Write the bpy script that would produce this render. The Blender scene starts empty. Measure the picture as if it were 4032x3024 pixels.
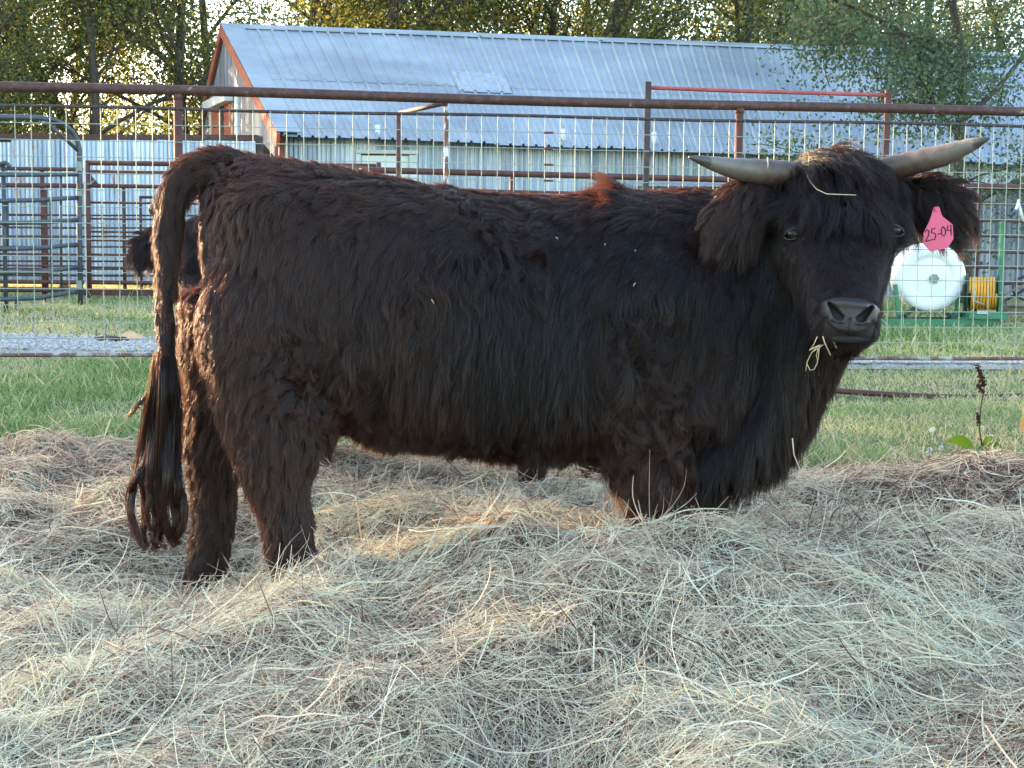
import bpy, bmesh, math, random
import numpy as np
from mathutils import Vector, Matrix, kdtree
from mathutils.bvhtree import BVHTree

random.seed(7)
RNG = np.random.default_rng(11)
SC = bpy.context.scene
COL = SC.collection

# ------------------------------------------------------------------ camera
F_PX, CX, CY = 5600.0, 2016.0, 1512.0          # focal length and centre in photograph pixels
CAM_POS = Vector((0.0, 0.0, 1.2))
PITCH, ROLL = math.atan(452.0 / F_PX), 0.009
CAM_ROT = Matrix.Rotation(math.pi / 2 - PITCH, 3, 'X') @ Matrix.Rotation(ROLL, 3, 'Z')
cam_data = bpy.data.cameras.new("camera")
cam_data.sensor_width = 36.0
cam_data.lens = 36.0 * F_PX / 4032.0
cam_data.clip_start = 0.05
cam_data.clip_end = 2000.0
cam = bpy.data.objects.new("camera", cam_data)
COL.objects.link(cam)
cam.matrix_world = Matrix.Translation(CAM_POS) @ CAM_ROT.to_4x4()
SC.camera = cam

# ------------------------------------------------------------------ light
SUN_AZ_VEC = Vector((-0.80, 0.60))              # ground direction towards the sun
SUN_EL = math.radians(11.0)
h = SUN_AZ_VEC.normalized()
SUN_DIR = Vector((h.x * math.cos(SUN_EL), h.y * math.cos(SUN_EL), math.sin(SUN_EL)))
world = bpy.data.worlds.new("World")
SC.world = world
world.use_nodes = True
wn = world.node_tree
wn.nodes.clear()
sky = wn.nodes.new("ShaderNodeTexSky")
sky.sky_type = 'NISHITA'
sky.sun_disc = False
sky.sun_elevation = SUN_EL
sky.sun_rotation = math.atan2(h.x, h.y)
sky.air_density = 1.0
sky.dust_density = 1.5
sky.ozone_density = 1.0
bg = wn.nodes.new("ShaderNodeBackground")
bg.inputs[1].default_value = 0.15
wo = wn.nodes.new("ShaderNodeOutputWorld")
wn.links.new(sky.outputs[0], bg.inputs[0])
wn.links.new(bg.outputs[0], wo.inputs[0])
sun_data = bpy.data.lights.new("sun", 'SUN')
sun_data.energy = 4.0
sun_data.angle = math.radians(0.53)
sun_data.color = (1.0, 0.68, 0.38)
sun = bpy.data.objects.new("sun", sun_data)
COL.objects.link(sun)
sun.rotation_euler = SUN_DIR.to_track_quat('Z', 'Y').to_euler()
sun.location = (-20, 15, 12)
SC.view_settings.view_transform = 'Standard'
SC.view_settings.look = 'None'
SC.view_settings.gamma = 1.0
SC.view_settings.use_curve_mapping = False
SC.view_settings.exposure = 2.95
SC.render.engine = 'CYCLES'
SC.cycles.use_denoising = True
SC.cycles.max_bounces = 6
SC.cycles.diffuse_bounces = 3
SC.cycles.transmission_bounces = 6
SC.cycles.transparent_max_bounces = 8
SC.cycles_curves.shape = 'RIBBONS'
SC.cycles_curves.subdivisions = 1
SC.cycles.use_adaptive_sampling = True
SC.cycles.adaptive_threshold = 0.02

# ------------------------------------------------------------------ helpers
def ray(px, py):
    return CAM_ROT @ Vector(((px - CX) / F_PX, -(py - CY) / F_PX, -1.0))
def Pd(px, py, d):
    """the point seen at a photograph pixel whose distance along the ground (world y) is d"""
    r = ray(px, py)
    return CAM_POS + r * (d / r.y)
CAM_INV = CAM_ROT.transposed()
CAM_INV_NP = np.array(CAM_INV)
def project_np(p):
    q = (p - np.array(CAM_POS)) @ CAM_INV_NP.T
    return np.stack([CX + F_PX * q[:, 0] / -q[:, 2], CY - F_PX * q[:, 1] / -q[:, 2]], 1)

def ground_np(y):
    y = np.asarray(y, dtype=float)
    base = 0.05 * np.clip(y, -6, 15)
    t = np.clip((y - 15) / 8, 0, 1)
    return base + 0.05 * 8 * (t - t * t / 2) * 0.6
def gz(y):
    return float(ground_np(y))
def ground_at(px, py):
    r = ray(px, py)
    lo, hi = 1.0, 60.0
    for d in np.linspace(2, 30, 600):
        p = Pd(px, py, d)
        if p.z <= gz(d):
            return p
    return Pd(px, py, 20)

class Noise:
    def __init__(s, seed):
        s.t = np.random.default_rng(seed).random((32, 32, 32)).astype(np.float64)
    def __call__(s, p, scale=1.0):
        p = np.asarray(p, dtype=float) * scale
        i = np.floor(p).astype(int); f = p - i
        f = f * f * (3 - 2 * f)
        i0 = i % 32; i1 = (i + 1) % 32
        r = 0
        for dx in (0, 1):
            for dy in (0, 1):
                for dz in (0, 1):
                    w = (f[:, 0] if dx else 1 - f[:, 0]) * (f[:, 1] if dy else 1 - f[:, 1]) * (f[:, 2] if dz else 1 - f[:, 2])
                    ix = (i1 if dx else i0)[:, 0]; iy = (i1 if dy else i0)[:, 1]; iz = (i1 if dz else i0)[:, 2]
                    r = r + w * s.t[ix, iy, iz]
        return r * 2 - 1
    def xy(s, x, y, scale=1.0, z=0.5):
        x = np.asarray(x, float); y = np.asarray(y, float)
        return s(np.stack([x.ravel(), y.ravel(), np.full(x.size, z)], 1), scale).reshape(x.shape)
N1, N2, N3 = Noise(1), Noise(2), Noise(3)

def sstep(a, b, x):
    t = np.clip((np.asarray(x, float) - a) / (b - a), 0, 1)
    return t * t * (3 - 2 * t)

class MB:
    """collects faces for one mesh"""
    def __init__(s):
        s.v = []; s.f = []
    def add(s, vs, fs):
        o = len(s.v)
        s.v.extend([tuple(q) for q in vs])
        s.f.extend([tuple(o + i for i in q) for q in fs])
    def box(s, c, size, rot=None):
        hx, hy, hz = size[0] / 2, size[1] / 2, size[2] / 2
        vs = [Vector((x, y, z)) for x in (-hx, hx) for y in (-hy, hy) for z in (-hz, hz)]
        if rot is not None:
            vs = [rot @ q for q in vs]
        c = Vector(c)
        s.add([c + q for q in vs], [(0, 1, 3, 2), (4, 6, 7, 5), (0, 4, 5, 1), (2, 3, 7, 6), (0, 2, 6, 4), (1, 5, 7, 3)])
    def beam(s, a, b, w, hgt, up=Vector((0, 0, 1))):
        a = Vector(a); b = Vector(b); d = (b - a)
        L = d.length; d.normalize()
        side = d.cross(up)
        if side.length < 1e-4: side = d.cross(Vector((0, 1, 0)))
        side.normalize(); u2 = side.cross(d)
        rot = Matrix((d, side, u2)).transposed()
        s.box((a + b) / 2, (L, w, hgt), rot)
    def tube(s, pts, rad, n=8, caps=True, hollow=False):
        pts = [Vector(p) for p in pts]
        if not hasattr(rad, '__len__'): rad = [rad] * len(pts)
        rings = []
        prev = None
        for i, p in enumerate(pts):
            t = (pts[min(i + 1, len(pts) - 1)] - pts[max(i - 1, 0)]).normalized()
            if prev is None:
                a = t.cross(Vector((0, 0, 1)))
                if a.length < 0.1: a = t.cross(Vector((1, 0, 0)))
            else:
                a = prev - t * prev.dot(t)
            a.normalize(); prev = a
            b = t.cross(a)
            rings.append([p + (a * math.cos(k * 2 * math.pi / n) + b * math.sin(k * 2 * math.pi / n)) * rad[i] for k in range(n)])
        o = len(s.v)
        for r in rings: s.v.extend([tuple(q) for q in r])
        for i in range(len(rings) - 1):
            for k in range(n):
                s.f.append((o + i * n + k, o + i * n + (k + 1) % n, o + (i + 1) * n + (k + 1) % n, o + (i + 1) * n + k))
        if caps:
            s.f.append(tuple(o + k for k in range(n))[::-1])
            s.f.append(tuple(o + (len(rings) - 1) * n + k for k in range(n)))
    def mesh(s, name, smooth=False):
        me = bpy.data.meshes.new(name)
        me.from_pydata(s.v, [], s.f)
        if smooth:
            me.polygons.foreach_set('use_smooth', [True] * len(me.polygons))
        me.update()
        return me
    def build(s, name, mat, parent=None, smooth=False):
        return link(name, s.mesh(name, smooth), mat, parent)

def link(name, data, mat=None, parent=None):
    if mat is not None and data is not None and len(data.materials) == 0:
        data.materials.append(mat)
    o = bpy.data.objects.new(name, data)
    COL.objects.link(o)
    if parent is not None:
        o.parent = parent
        o.matrix_parent_inverse = parent.matrix_basis.inverted()
    return o
def empty(name, loc=(0, 0, 0)):
    o = bpy.data.objects.new(name, None)
    o.empty_display_size = 0.1
    o.location = loc
    COL.objects.link(o)
    return o
def tag(o, label=None, cat=None, group=None, kind=None):
    if label: o['label'] = label
    if cat: o['category'] = cat
    if group: o['group'] = group
    if kind: o['kind'] = kind
    return o
def np_mesh(name, verts, faces, smooth=False):
    """verts (n,3); faces (m,k) of equal size"""
    me = bpy.data.meshes.new(name)
    m, k = faces.shape
    me.vertices.add(len(verts)); me.vertices.foreach_set('co', verts.astype(np.float32).ravel())
    me.loops.add(m * k); me.loops.foreach_set('vertex_index', faces.astype(np.int32).ravel())
    me.polygons.add(m)
    me.polygons.foreach_set('loop_start', np.arange(0, m * k, k, dtype=np.int32))
    me.polygons.foreach_set('loop_total', np.full(m, k, dtype=np.int32))
    if smooth: me.polygons.foreach_set('use_smooth', np.ones(m, dtype=bool))
    me.update(calc_edges=True)
    return me
def hair(name, P, R, mat, parent=None, attrs=None):
    """P (n,k,3) strand points, R (n,k) radii"""
    n, k, _ = P.shape
    hc = bpy.data.hair_curves.new(name)
    hc.add_curves([k] * n)
    hc.attributes['position'].data.foreach_set('vector', P.astype(np.float32).ravel())
    ra = hc.attributes.get('radius') or hc.attributes.new('radius', 'FLOAT', 'POINT')
    ra.data.foreach_set('value', R.astype(np.float32).ravel())
    for an, av in (attrs or {}).items():
        at = hc.attributes.new(an, 'FLOAT', 'CURVE')
        at.data.foreach_set('value', av.astype(np.float32))
    return link(name, hc, mat, parent)

# ------------------------------------------------------------------ materials
def srgb(r, g, b):
    f = lambda c: (c / 255 / 12.92) if c / 255 <= 0.04045 else ((c / 255 + 0.055) / 1.055) ** 2.4
    return (f(r), f(g), f(b), 1.0)
def new_mat(name):
    m = bpy.data.materials.new(name); m.use_nodes = True
    nt = m.node_tree
    b = nt.nodes['Principled BSDF']
    return m, nt, b
def ramp(nt, stops):
    r = nt.nodes.new('ShaderNodeValToRGB')
    el = r.color_ramp.elements
    while len(el) > 1: el.remove(el[-1])
    el[0].position = stops[0][0]; el[0].color = stops[0][1]
    for p, c in stops[1:]:
        e = el.new(p); e.color = c
    return r
def noise_node(nt, scale, detail=4.0, rough=0.6, vec=None, stretch=None, coord='Object'):
    tc = nt.nodes.new('ShaderNodeTexCoord')
    mp = nt.nodes.new('ShaderNodeMapping')
    if stretch: mp.inputs['Scale'].default_value = stretch
    nt.links.new(tc.outputs[coord], mp.inputs[0])
    n = nt.nodes.new('ShaderNodeTexNoise')
    n.inputs['Scale'].default_value = scale; n.inputs['Detail'].default_value = detail; n.inputs['Roughness'].default_value = rough
    nt.links.new(mp.outputs[0], n.inputs['Vector'])
    return n
def bump(nt, b, src, strength=0.3, dist=0.01):
    bp = nt.nodes.new('ShaderNodeBump')
    bp.inputs['Strength'].default_value = strength; bp.inputs['Distance'].default_value = dist
    nt.links.new(src, bp.inputs['Height']); nt.links.new(bp.outputs[0], b.inputs['Normal'])
def noisy_mat(name, stops, scale=8, rough=0.7, metal=0.0, stretch=None, bstr=0.2, bdist=0.004, detail=5.0, coord='Object', spec=0.5):
    m, nt, b = new_mat(name)
    n = noise_node(nt, scale, detail, stretch=stretch, coord=coord)
    r = ramp(nt, stops)
    nt.links.new(n.outputs[0], r.inputs[0]); nt.links.new(r.outputs[0], b.inputs['Base Color'])
    b.inputs['Roughness'].default_value = rough; b.inputs['Metallic'].default_value = metal
    b.inputs['Specular IOR Level'].default_value = spec
    if bstr: bump(nt, b, n.outputs[0], bstr, bdist)
    return m
def mix_rgb(nt, fac, a, b):
    mx = nt.nodes.new('ShaderNodeMix'); mx.data_type = 'RGBA'
    for sock, val in ((mx.inputs[0], fac), (mx.inputs[6], a), (mx.inputs[7], b)):
        if hasattr(val, 'is_output') or isinstance(val, bpy.types.NodeSocket): nt.links.new(val, sock)
        else: sock.default_value = val
    return mx.outputs[2]

M = {}
M['rust_pipe'] = noisy_mat('rust_pipe', [(0.30, srgb(58, 36, 33)), (0.5, srgb(76, 49, 44)), (0.64, srgb(88, 60, 52)), (0.72, srgb(140, 130, 116))], 22, 0.65, 0.0, bstr=0.35)
M['rust_post'] = noisy_mat('rust_post', [(0.3, srgb(70, 40, 38)), (0.6, srgb(92, 56, 50)), (0.8, srgb(64, 38, 34))], 14, 0.7)
M['red_pipe'] = noisy_mat('red_pipe', [(0.3, srgb(150, 62, 62)), (0.6, srgb(172, 84, 82)), (0.8, srgb(120, 56, 52))], 10, 0.6)
M['dark_pipe'] = noisy_mat('dark_pipe', [(0.3, srgb(44, 36, 36)), (0.6, srgb(66, 54, 52)), (0.75, srgb(110, 70, 55))], 16, 0.6)
M['worn_pipe'] = noisy_mat('worn_pipe', [(0.4, srgb(96, 66, 54)), (0.52, srgb(110, 84, 70)), (0.58, srgb(200, 205, 205))], 12, 0.7, stretch=(1, 1, 0.5))
M['bottom_pipe'] = noisy_mat('bottom_pipe', [(0.35, srgb(104, 66, 62)), (0.5, srgb(122, 96, 90)), (0.62, srgb(170, 168, 160))], 9, 0.75)
M['wire'] = noisy_mat('wire', [(0.3, srgb(136, 148, 138)), (0.6, srgb(162, 172, 160)), (0.78, srgb(140, 122, 106))], 6, 0.55, 0.25, bstr=0)
M['grey_pipe'] = noisy_mat('grey_pipe', [(0.3, srgb(58, 64, 70)), (0.6, srgb(76, 83, 90)), (0.75, srgb(54, 56, 58))], 10, 0.5, 0.2)
M['clip'] = noisy_mat('clip', [(0.3, srgb(84, 50, 48)), (0.7, srgb(100, 66, 62))], 30, 0.7)

def galv(name, c0, c1, c2, rust_amt, rough=0.42, metal=0.55, streak=(16, 16, 0.5), rust=srgb(150, 96, 60), sheet_var=True):
    m, nt, b = new_mat(name)
    n = noise_node(nt, 1.0, 6, 0.65, stretch=streak)
    r = ramp(nt, [(0.36, c0), (0.5, c1), (0.62, c2)])
    nt.links.new(n.outputs[0], r.inputs[0])
    n2 = noise_node(nt, 2.2, 8, 0.72, stretch=(1.6, 1.6, 0.6))
    r2 = ramp(nt, [(0.62 - rust_amt, (0, 0, 0, 1)), (0.70 - rust_amt, (1, 1, 1, 1))])
    nt.links.new(n2.outputs[0], r2.inputs[0])
    oi = nt.nodes.new('ShaderNodeObjectInfo'); mr = nt.nodes.new('ShaderNodeMapRange'); mr.inputs[3].default_value = 0.80; mr.inputs[4].default_value = 1.16
    nt.links.new(oi.outputs['Random'], mr.inputs[0]); hs = nt.nodes.new('ShaderNodeHueSaturation'); nt.links.new(mr.outputs[0], hs.inputs['Value'])
    nt.links.new(r.outputs[0], hs.inputs['Color'])
    colr = mix_rgb(nt, r2.outputs[0], hs.outputs[0] if sheet_var else r.outputs[0], rust)
    nt.links.new(colr, b.inputs['Base Color'])
    b.inputs['Metallic'].default_value = metal; b.inputs['Roughness'].default_value = rough
    n3 = noise_node(nt, 7, 3)
    bump(nt, b, n3.outputs[0], 0.15, 0.02)
    return m
M['roof'] = galv('roof', srgb(128, 138, 146), srgb(144, 154, 162), srgb(158, 167, 173), -0.06, 0.5, 0.3, (0.6, 0.6, 0.6), srgb(150, 150, 160), False)
M['siding'] = galv('siding', srgb(124, 142, 164), srgb(150, 166, 184), srgb(186, 196, 204), 0.0, 0.38, 0.5)
M['shed_siding'] = galv('shed_siding', srgb(124, 142, 166), srgb(154, 170, 188), srgb(194, 202, 206), 0.045, 0.4, 0.5)
M['grey_siding'] = galv('grey_siding', srgb(96, 106, 122), srgb(124, 132, 146), srgb(150, 156, 166), -0.02, 0.5, 0.4)
M['trim_red'] = noisy_mat('trim_red', [(0.3, srgb(158, 78, 62)), (0.7, srgb(180, 100, 78))], 5, 0.6)
M['door_red'] = noisy_mat('door_red', [(0.3, srgb(140, 48, 48)), (0.7, srgb(165, 70, 66))], 6, 0.6, stretch=(6, 6, 0.5))
M['white_trim'] = noisy_mat('white_trim', [(0.3, srgb(196, 204, 206)), (0.7, srgb(224, 228, 226))], 5, 0.6)
M['pane'] = noisy_mat('pane', [(0.3, srgb(196, 210, 212)), (0.7, srgb(214, 224, 222))], 2, 0.25, bstr=0)
M['shade_black'] = noisy_mat('shade_black', [(0.3, (0.012, 0.011, 0.01, 1)), (0.7, (0.02, 0.018, 0.016, 1))], 4, 0.9, bstr=0)  # near-black colour standing in for shade inside openings
M['old_wood'] = noisy_mat('old_wood', [(0.3, srgb(104, 92, 82)), (0.7, srgb(140, 128, 114))], 4, 0.85, stretch=(0.4, 6, 6))
M['skylight'] = noisy_mat('skylight', [(0.35, srgb(136, 146, 158)), (0.5, srgb(164, 172, 180)), (0.65, srgb(128, 134, 142))], 9, 0.5)
M['tank'] = noisy_mat('tank', [(0.3, srgb(226, 232, 234)), (0.7, srgb(240, 242, 240))], 3, 0.45, bstr=0.05)
M['green_paint'] = noisy_mat('green_paint', [(0.3, srgb(38, 104, 72)), (0.6, srgb(52, 124, 88)), (0.8, srgb(60, 96, 74))], 7, 0.5)
M['dark_green'] = noisy_mat('dark_green', [(0.3, srgb(30, 62, 48)), (0.7, srgb(40, 76, 58))], 7, 0.55)
M['hose'] = noisy_mat('hose', [(0.3, srgb(206, 140, 30)), (0.7, srgb(228, 170, 60))], 14, 0.5)
M['black_rubber'] = noisy_mat('black_rubber', [(0.3, (0.02, 0.02, 0.022, 1)), (0.7, (0.035, 0.035, 0.035, 1))], 10, 0.6)
M['bolt'] = noisy_mat('bolt', [(0.3, srgb(120, 128, 126)), (0.7, srgb(150, 156, 152))], 14, 0.5)
M['blue_plastic'] = noisy_mat('blue_plastic', [(0.3, srgb(40, 60, 140)), (0.7, srgb(60, 84, 160))], 10, 0.4)

def leaf_mat(name, stops, trans=0.45):
    m, nt, b = new_mat(name)
    geo = nt.nodes.new('ShaderNodeNewGeometry')
    r = ramp(nt, stops)
    nt.links.new(geo.outputs['Random Per Island'], r.inputs[0])
    nt.links.new(r.outputs[0], b.inputs['Base Color'])
    b.inputs['Roughness'].default_value = 0.55; b.inputs['Specular IOR Level'].default_value = 0.3
    tr = nt.nodes.new('ShaderNodeBsdfTranslucent')
    hs = nt.nodes.new('ShaderNodeHueSaturation')
    hs.inputs['Saturation'].default_value = 1.15; hs.inputs['Value'].default_value = 1.7; hs.inputs['Hue'].default_value = 0.485
    nt.links.new(r.outputs[0], hs.inputs['Color']); nt.links.new(hs.outputs[0], tr.inputs[0])
    mx = nt.nodes.new('ShaderNodeMixShader'); mx.inputs[0].default_value = trans
    nt.links.new(b.outputs[0], mx.inputs[1]); nt.links.new(tr.outputs[0], mx.inputs[2])
    nt.links.new(mx.outputs[0], nt.nodes['Material Output'].inputs[0])
    return m
M['leaf'] = leaf_mat('leaf', [(0.0, srgb(58, 70, 46)), (0.4, srgb(80, 92, 58)), (0.8, srgb(106, 114, 64)), (1.0, srgb(150, 134, 66))], 0.5)
M['leaf_near'] = leaf_mat('leaf_near', [(0.0, srgb(60, 78, 62)), (0.5, srgb(80, 100, 74)), (0.85, srgb(100, 116, 86)), (1.0, srgb(130, 128, 84))], 0.35)
M['bark'] = noisy_mat('bark', [(0.3, srgb(56, 48, 42)), (0.7, srgb(92, 82, 72))], 6, 0.9, stretch=(3, 3, 0.5), bstr=0.6, bdist=0.03)

def strand_mat(name, stops, rough=0.6, trans=0.25, attr=None, spec=0.3):
    m, nt, b = new_mat(name)
    r = ramp(nt, stops)
    if attr:
        a = nt.nodes.new('ShaderNodeAttribute'); a.attribute_name = attr
        nt.links.new(a.outputs['Fac'], r.inputs[0])
    else:
        ci = nt.nodes.new('ShaderNodeHairInfo'); nt.links.new(ci.outputs['Random'], r.inputs[0])
    nt.links.new(r.outputs[0], b.inputs['Base Color'])
    b.inputs['Roughness'].default_value = rough; b.inputs['Specular IOR Level'].default_value = spec
    tr = nt.nodes.new('ShaderNodeBsdfTranslucent'); nt.links.new(r.outputs[0], tr.inputs[0])
    mx = nt.nodes.new('ShaderNodeMixShader'); mx.inputs[0].default_value = trans
    nt.links.new(b.outputs[0], mx.inputs[1]); nt.links.new(tr.outputs[0], mx.inputs[2])
    nt.links.new(mx.outputs[0], nt.nodes['Material Output'].inputs[0])
    return m
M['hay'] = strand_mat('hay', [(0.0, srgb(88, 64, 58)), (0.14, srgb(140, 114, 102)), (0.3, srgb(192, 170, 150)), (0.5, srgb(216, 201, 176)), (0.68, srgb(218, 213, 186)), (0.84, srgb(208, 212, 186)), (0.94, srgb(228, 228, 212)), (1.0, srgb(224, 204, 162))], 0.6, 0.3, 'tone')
M['hay_bed'] = noisy_mat('hay_bed', [(0.3, srgb(54, 44, 38)), (0.5, srgb(86, 74, 62)), (0.7, srgb(116, 102, 86))], 45, 0.9, bstr=0.8, bdist=0.02)  # bed darkened, so shade between the strands sits in its colour
M['grass'] = strand_mat('grass', [(0.0, srgb(80, 110, 58)), (0.35, srgb(116, 146, 86)), (0.6, srgb(150, 168, 114)), (0.8, srgb(178, 180, 138)), (1.0, srgb(198, 186, 156))], 0.55, 0.4, 'tone')
M['soil'] = noisy_mat('soil', [(0.3, srgb(70, 78, 48)), (0.5, srgb(92, 98, 62)), (0.7, srgb(112, 108, 76))], 6, 0.95, bstr=0.5, bdist=0.03)
M['gravel'] = noisy_mat('gravel', [(0.3, srgb(140, 138, 136)), (0.5, srgb(176, 174, 172)), (0.7, srgb(204, 202, 200))], 60, 0.9, bstr=0.6, bdist=0.02)
# ------------------------------------------------------------------ ground
def build_ground():
    ys = np.concatenate([np.linspace(-60, -6, 8), np.linspace(-5, 26, 125), np.array([30, 40, 60, 100, 200, 400.])])
    xs = np.concatenate([np.array([-300., -120, -60, -30]), np.linspace(-16, 16, 97), np.array([30., 60, 120, 300])])
    X, Y = np.meshgrid(xs, ys)
    Z = ground_np(Y) + (0.012 * N1.xy(X, Y, 1.3) + 0.02 * N1.xy(X, Y, 0.35)) * sstep(30, 20, np.abs(X))
    v = np.stack([X, Y, Z], -1).reshape(-1, 3)
    nx, ny = len(xs), len(ys)
    a = (np.arange(ny - 1)[:, None] * nx + np.arange(nx - 1)[None]).ravel()
    f = np.stack([a, a + 1, a + nx + 1, a + nx], 1)
    o = link('ground', np_mesh('ground', v, f, True), M['soil'])
    tag(o, kind='structure')
build_ground()

HAY_FAR = lambda x: 6.45 - 0.12 * np.clip(x, -3, 3) + 0.5 * N2.xy(x, x * 0 + 3.3, 1.1)
def gauss(x, y, cx, cy, sx, sy):
    return np.exp(-((x - cx) / sx) ** 2 - ((y - cy) / sy) ** 2)
def hay_t(x, y):
    x = np.asarray(x, float); y = np.asarray(y, float)
    t = 0.17 + 0.05 * N1.xy(x, y, 1.6) + 0.048 * N2.xy(x, y, 3.7) + 0.030 * N3.xy(x, y, 7.5) + 0.014 * N1.xy(x, y, 15.0, 3.3)
    t = t + 0.15 * gauss(x, y, 0.42, 3.62, 0.85, 0.42) + 0.02 * gauss(x, y, -0.40, 3.0, 0.40, 0.25) - 0.10 * gauss(x, y, 0.2, 5.35, 0.9, 0.55)
    t = t - 0.16 * gauss(x, y, -0.90, 4.02, 0.30, 0.42) - 0.06 * gauss(x, y, -0.60, 3.72, 0.24, 0.30) + 0.055 * gauss(x, y, 1.72, 5.2, 0.34, 0.3) + 0.06 * gauss(x, y, 1.35, 4.2, 0.3, 0.3)
    t = t - 0.07 * gauss(x, y, 1.55, 4.75, 0.35, 0.22) - 0.05 * gauss(x, y, 0.55, 2.85, 0.35, 0.14) - 0.05 * gauss(x, y, 0.1, 2.62, 0.25, 0.12)
    e = sstep(0, 1.0, HAY_FAR(x) - y)
    return np.clip(t, 0.012, 1) * e - 0.03 * (1 - e)
def hay_z(x, y):
    return ground_np(y) + hay_t(x, y)

def build_hay():
    xs = np.linspace(-3.6, 3.6, 240); ys = np.linspace(1.2, 7.2, 200)
    X, Y = np.meshgrid(xs, ys)
    Z = hay_z(X, Y) - 0.018
    v = np.stack([X, Y, Z], -1).reshape(-1, 3)
    nx, ny = len(xs), len(ys)
    a = (np.arange(ny - 1)[:, None] * nx + np.arange(nx - 1)[None]).ravel()
    f = np.stack([a, a + 1, a + nx + 1, a + nx], 1)
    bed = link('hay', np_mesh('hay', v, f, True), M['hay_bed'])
    tag(bed, 'loose dry hay spread thick over the ground under the cattle', 'hay', kind='stuff')
    # strands
    n = 300000
    # depth distribution: denser near the camera
    d = 2.15 + (6.9 - 2.15) * RNG.random(n) ** 1.35
    x = (RNG.random(n) * 2 - 1) * (0.40 * d + 0.35)
    keep = (hay_t(x, d) > 0.0) & (RNG.random(n) < 0.25 + 0.75 * sstep(-0.25, 0.5, HAY_FAR(x) - d))
    x = x[keep]; y = d[keep]; n = len(x)
    wide = RNG.random(n) < 0.09
    L = np.clip(RNG.lognormal(math.log(0.112), 0.48, n), 0.03, 0.38)
    L[wide] *= 1.15
    az = RNG.random(n) * 2 * math.pi
    # local bundles share a direction
    az = np.where(RNG.random(n) < 0.45, math.pi * 1.5 * N3.xy(x, y, 2.6, 5.5) + RNG.normal(0, 0.45, n), az)
    el = RNG.normal(0.02, 0.16, n)
    up = RNG.random(n) < 0.10
    el[up] = RNG.random(up.sum()) * 0.9; L[up] = np.minimum(L[up], 0.17)
    bend_az = RNG.normal(0, 0.62, n) * np.where(wide, 0.5, 1.0); bend_el = RNG.normal(-0.35, 0.55, n)
    k = 6
    lay = RNG.random(n)
    P = np.zeros((n, k, 3)); 
    pos = np.stack([x, y, np.zeros(n)], 1)
    off = -0.030 + 0.058 * lay ** 2.0
    base = np.stack([x, y, hay_z(x, y) + off], 1)
    step = L / (k - 1)
    # follow the mound surface
    cur = base.copy(); cur[:, 2] -= np.where(up, 0.02, 0)
    P[:, 0] = cur
    e = 0.04
    for i in range(1, k):
        a_ = az + bend_az * (i / (k - 1)); e_ = el + bend_el * (i / (k - 1)) ** 2
        dx = np.cos(a_) * np.cos(e_); dy = np.sin(a_) * np.cos(e_)
        nx_ = cur[:, 0] + dx * step; ny_ = cur[:, 1] + dy * step
        slope = (hay_z(nx_, ny_) - hay_z(cur[:, 0], cur[:, 1]))
        cur = np.stack([nx_, ny_, cur[:, 2] + np.sin(e_) * step + slope * np.where(up, 0.3, 0.85)], 1)
        cur[:, 2] = np.maximum(cur[:, 2], hay_z(nx_, ny_) - 0.03)
        P[:, i] = cur
    r = np.where(wide, RNG.uniform(0.0014, 0.0024, n), RNG.uniform(0.0005, 0.0011, n))
    r = r * np.clip(0.75 + 0.1 * (y - 2.2), 0.8, 1.15)
    taper = np.array([0.75, 1, 1, 0.95, 0.8, 0.45])
    R = r[:, None] * taper[None]
    tone = np.clip(RNG.beta(2.1, 2.0, n) + 0.16 * N1.xy(x, y, 1.9, 7.7) + 0.12 * np.where(wide, 1, 0) - 0.34 * (1 - sstep(-0.022, 0.008, off)) - 0.12 * gauss(x, y, 1.6, 4.85, 0.35, 0.25) - 0.08 * gauss(x, y, 1.75, 5.4, 0.4, 0.4), 0, 1)  # deeper strands get a darker tone, painting in crevice shade
    far_dry = sstep(4.6, 6.2, y)
    tone = tone * (1 - 0.35 * far_dry)
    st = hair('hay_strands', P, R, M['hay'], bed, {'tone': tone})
    tag(st, kind='stuff')
    return bed
build_hay()

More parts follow.
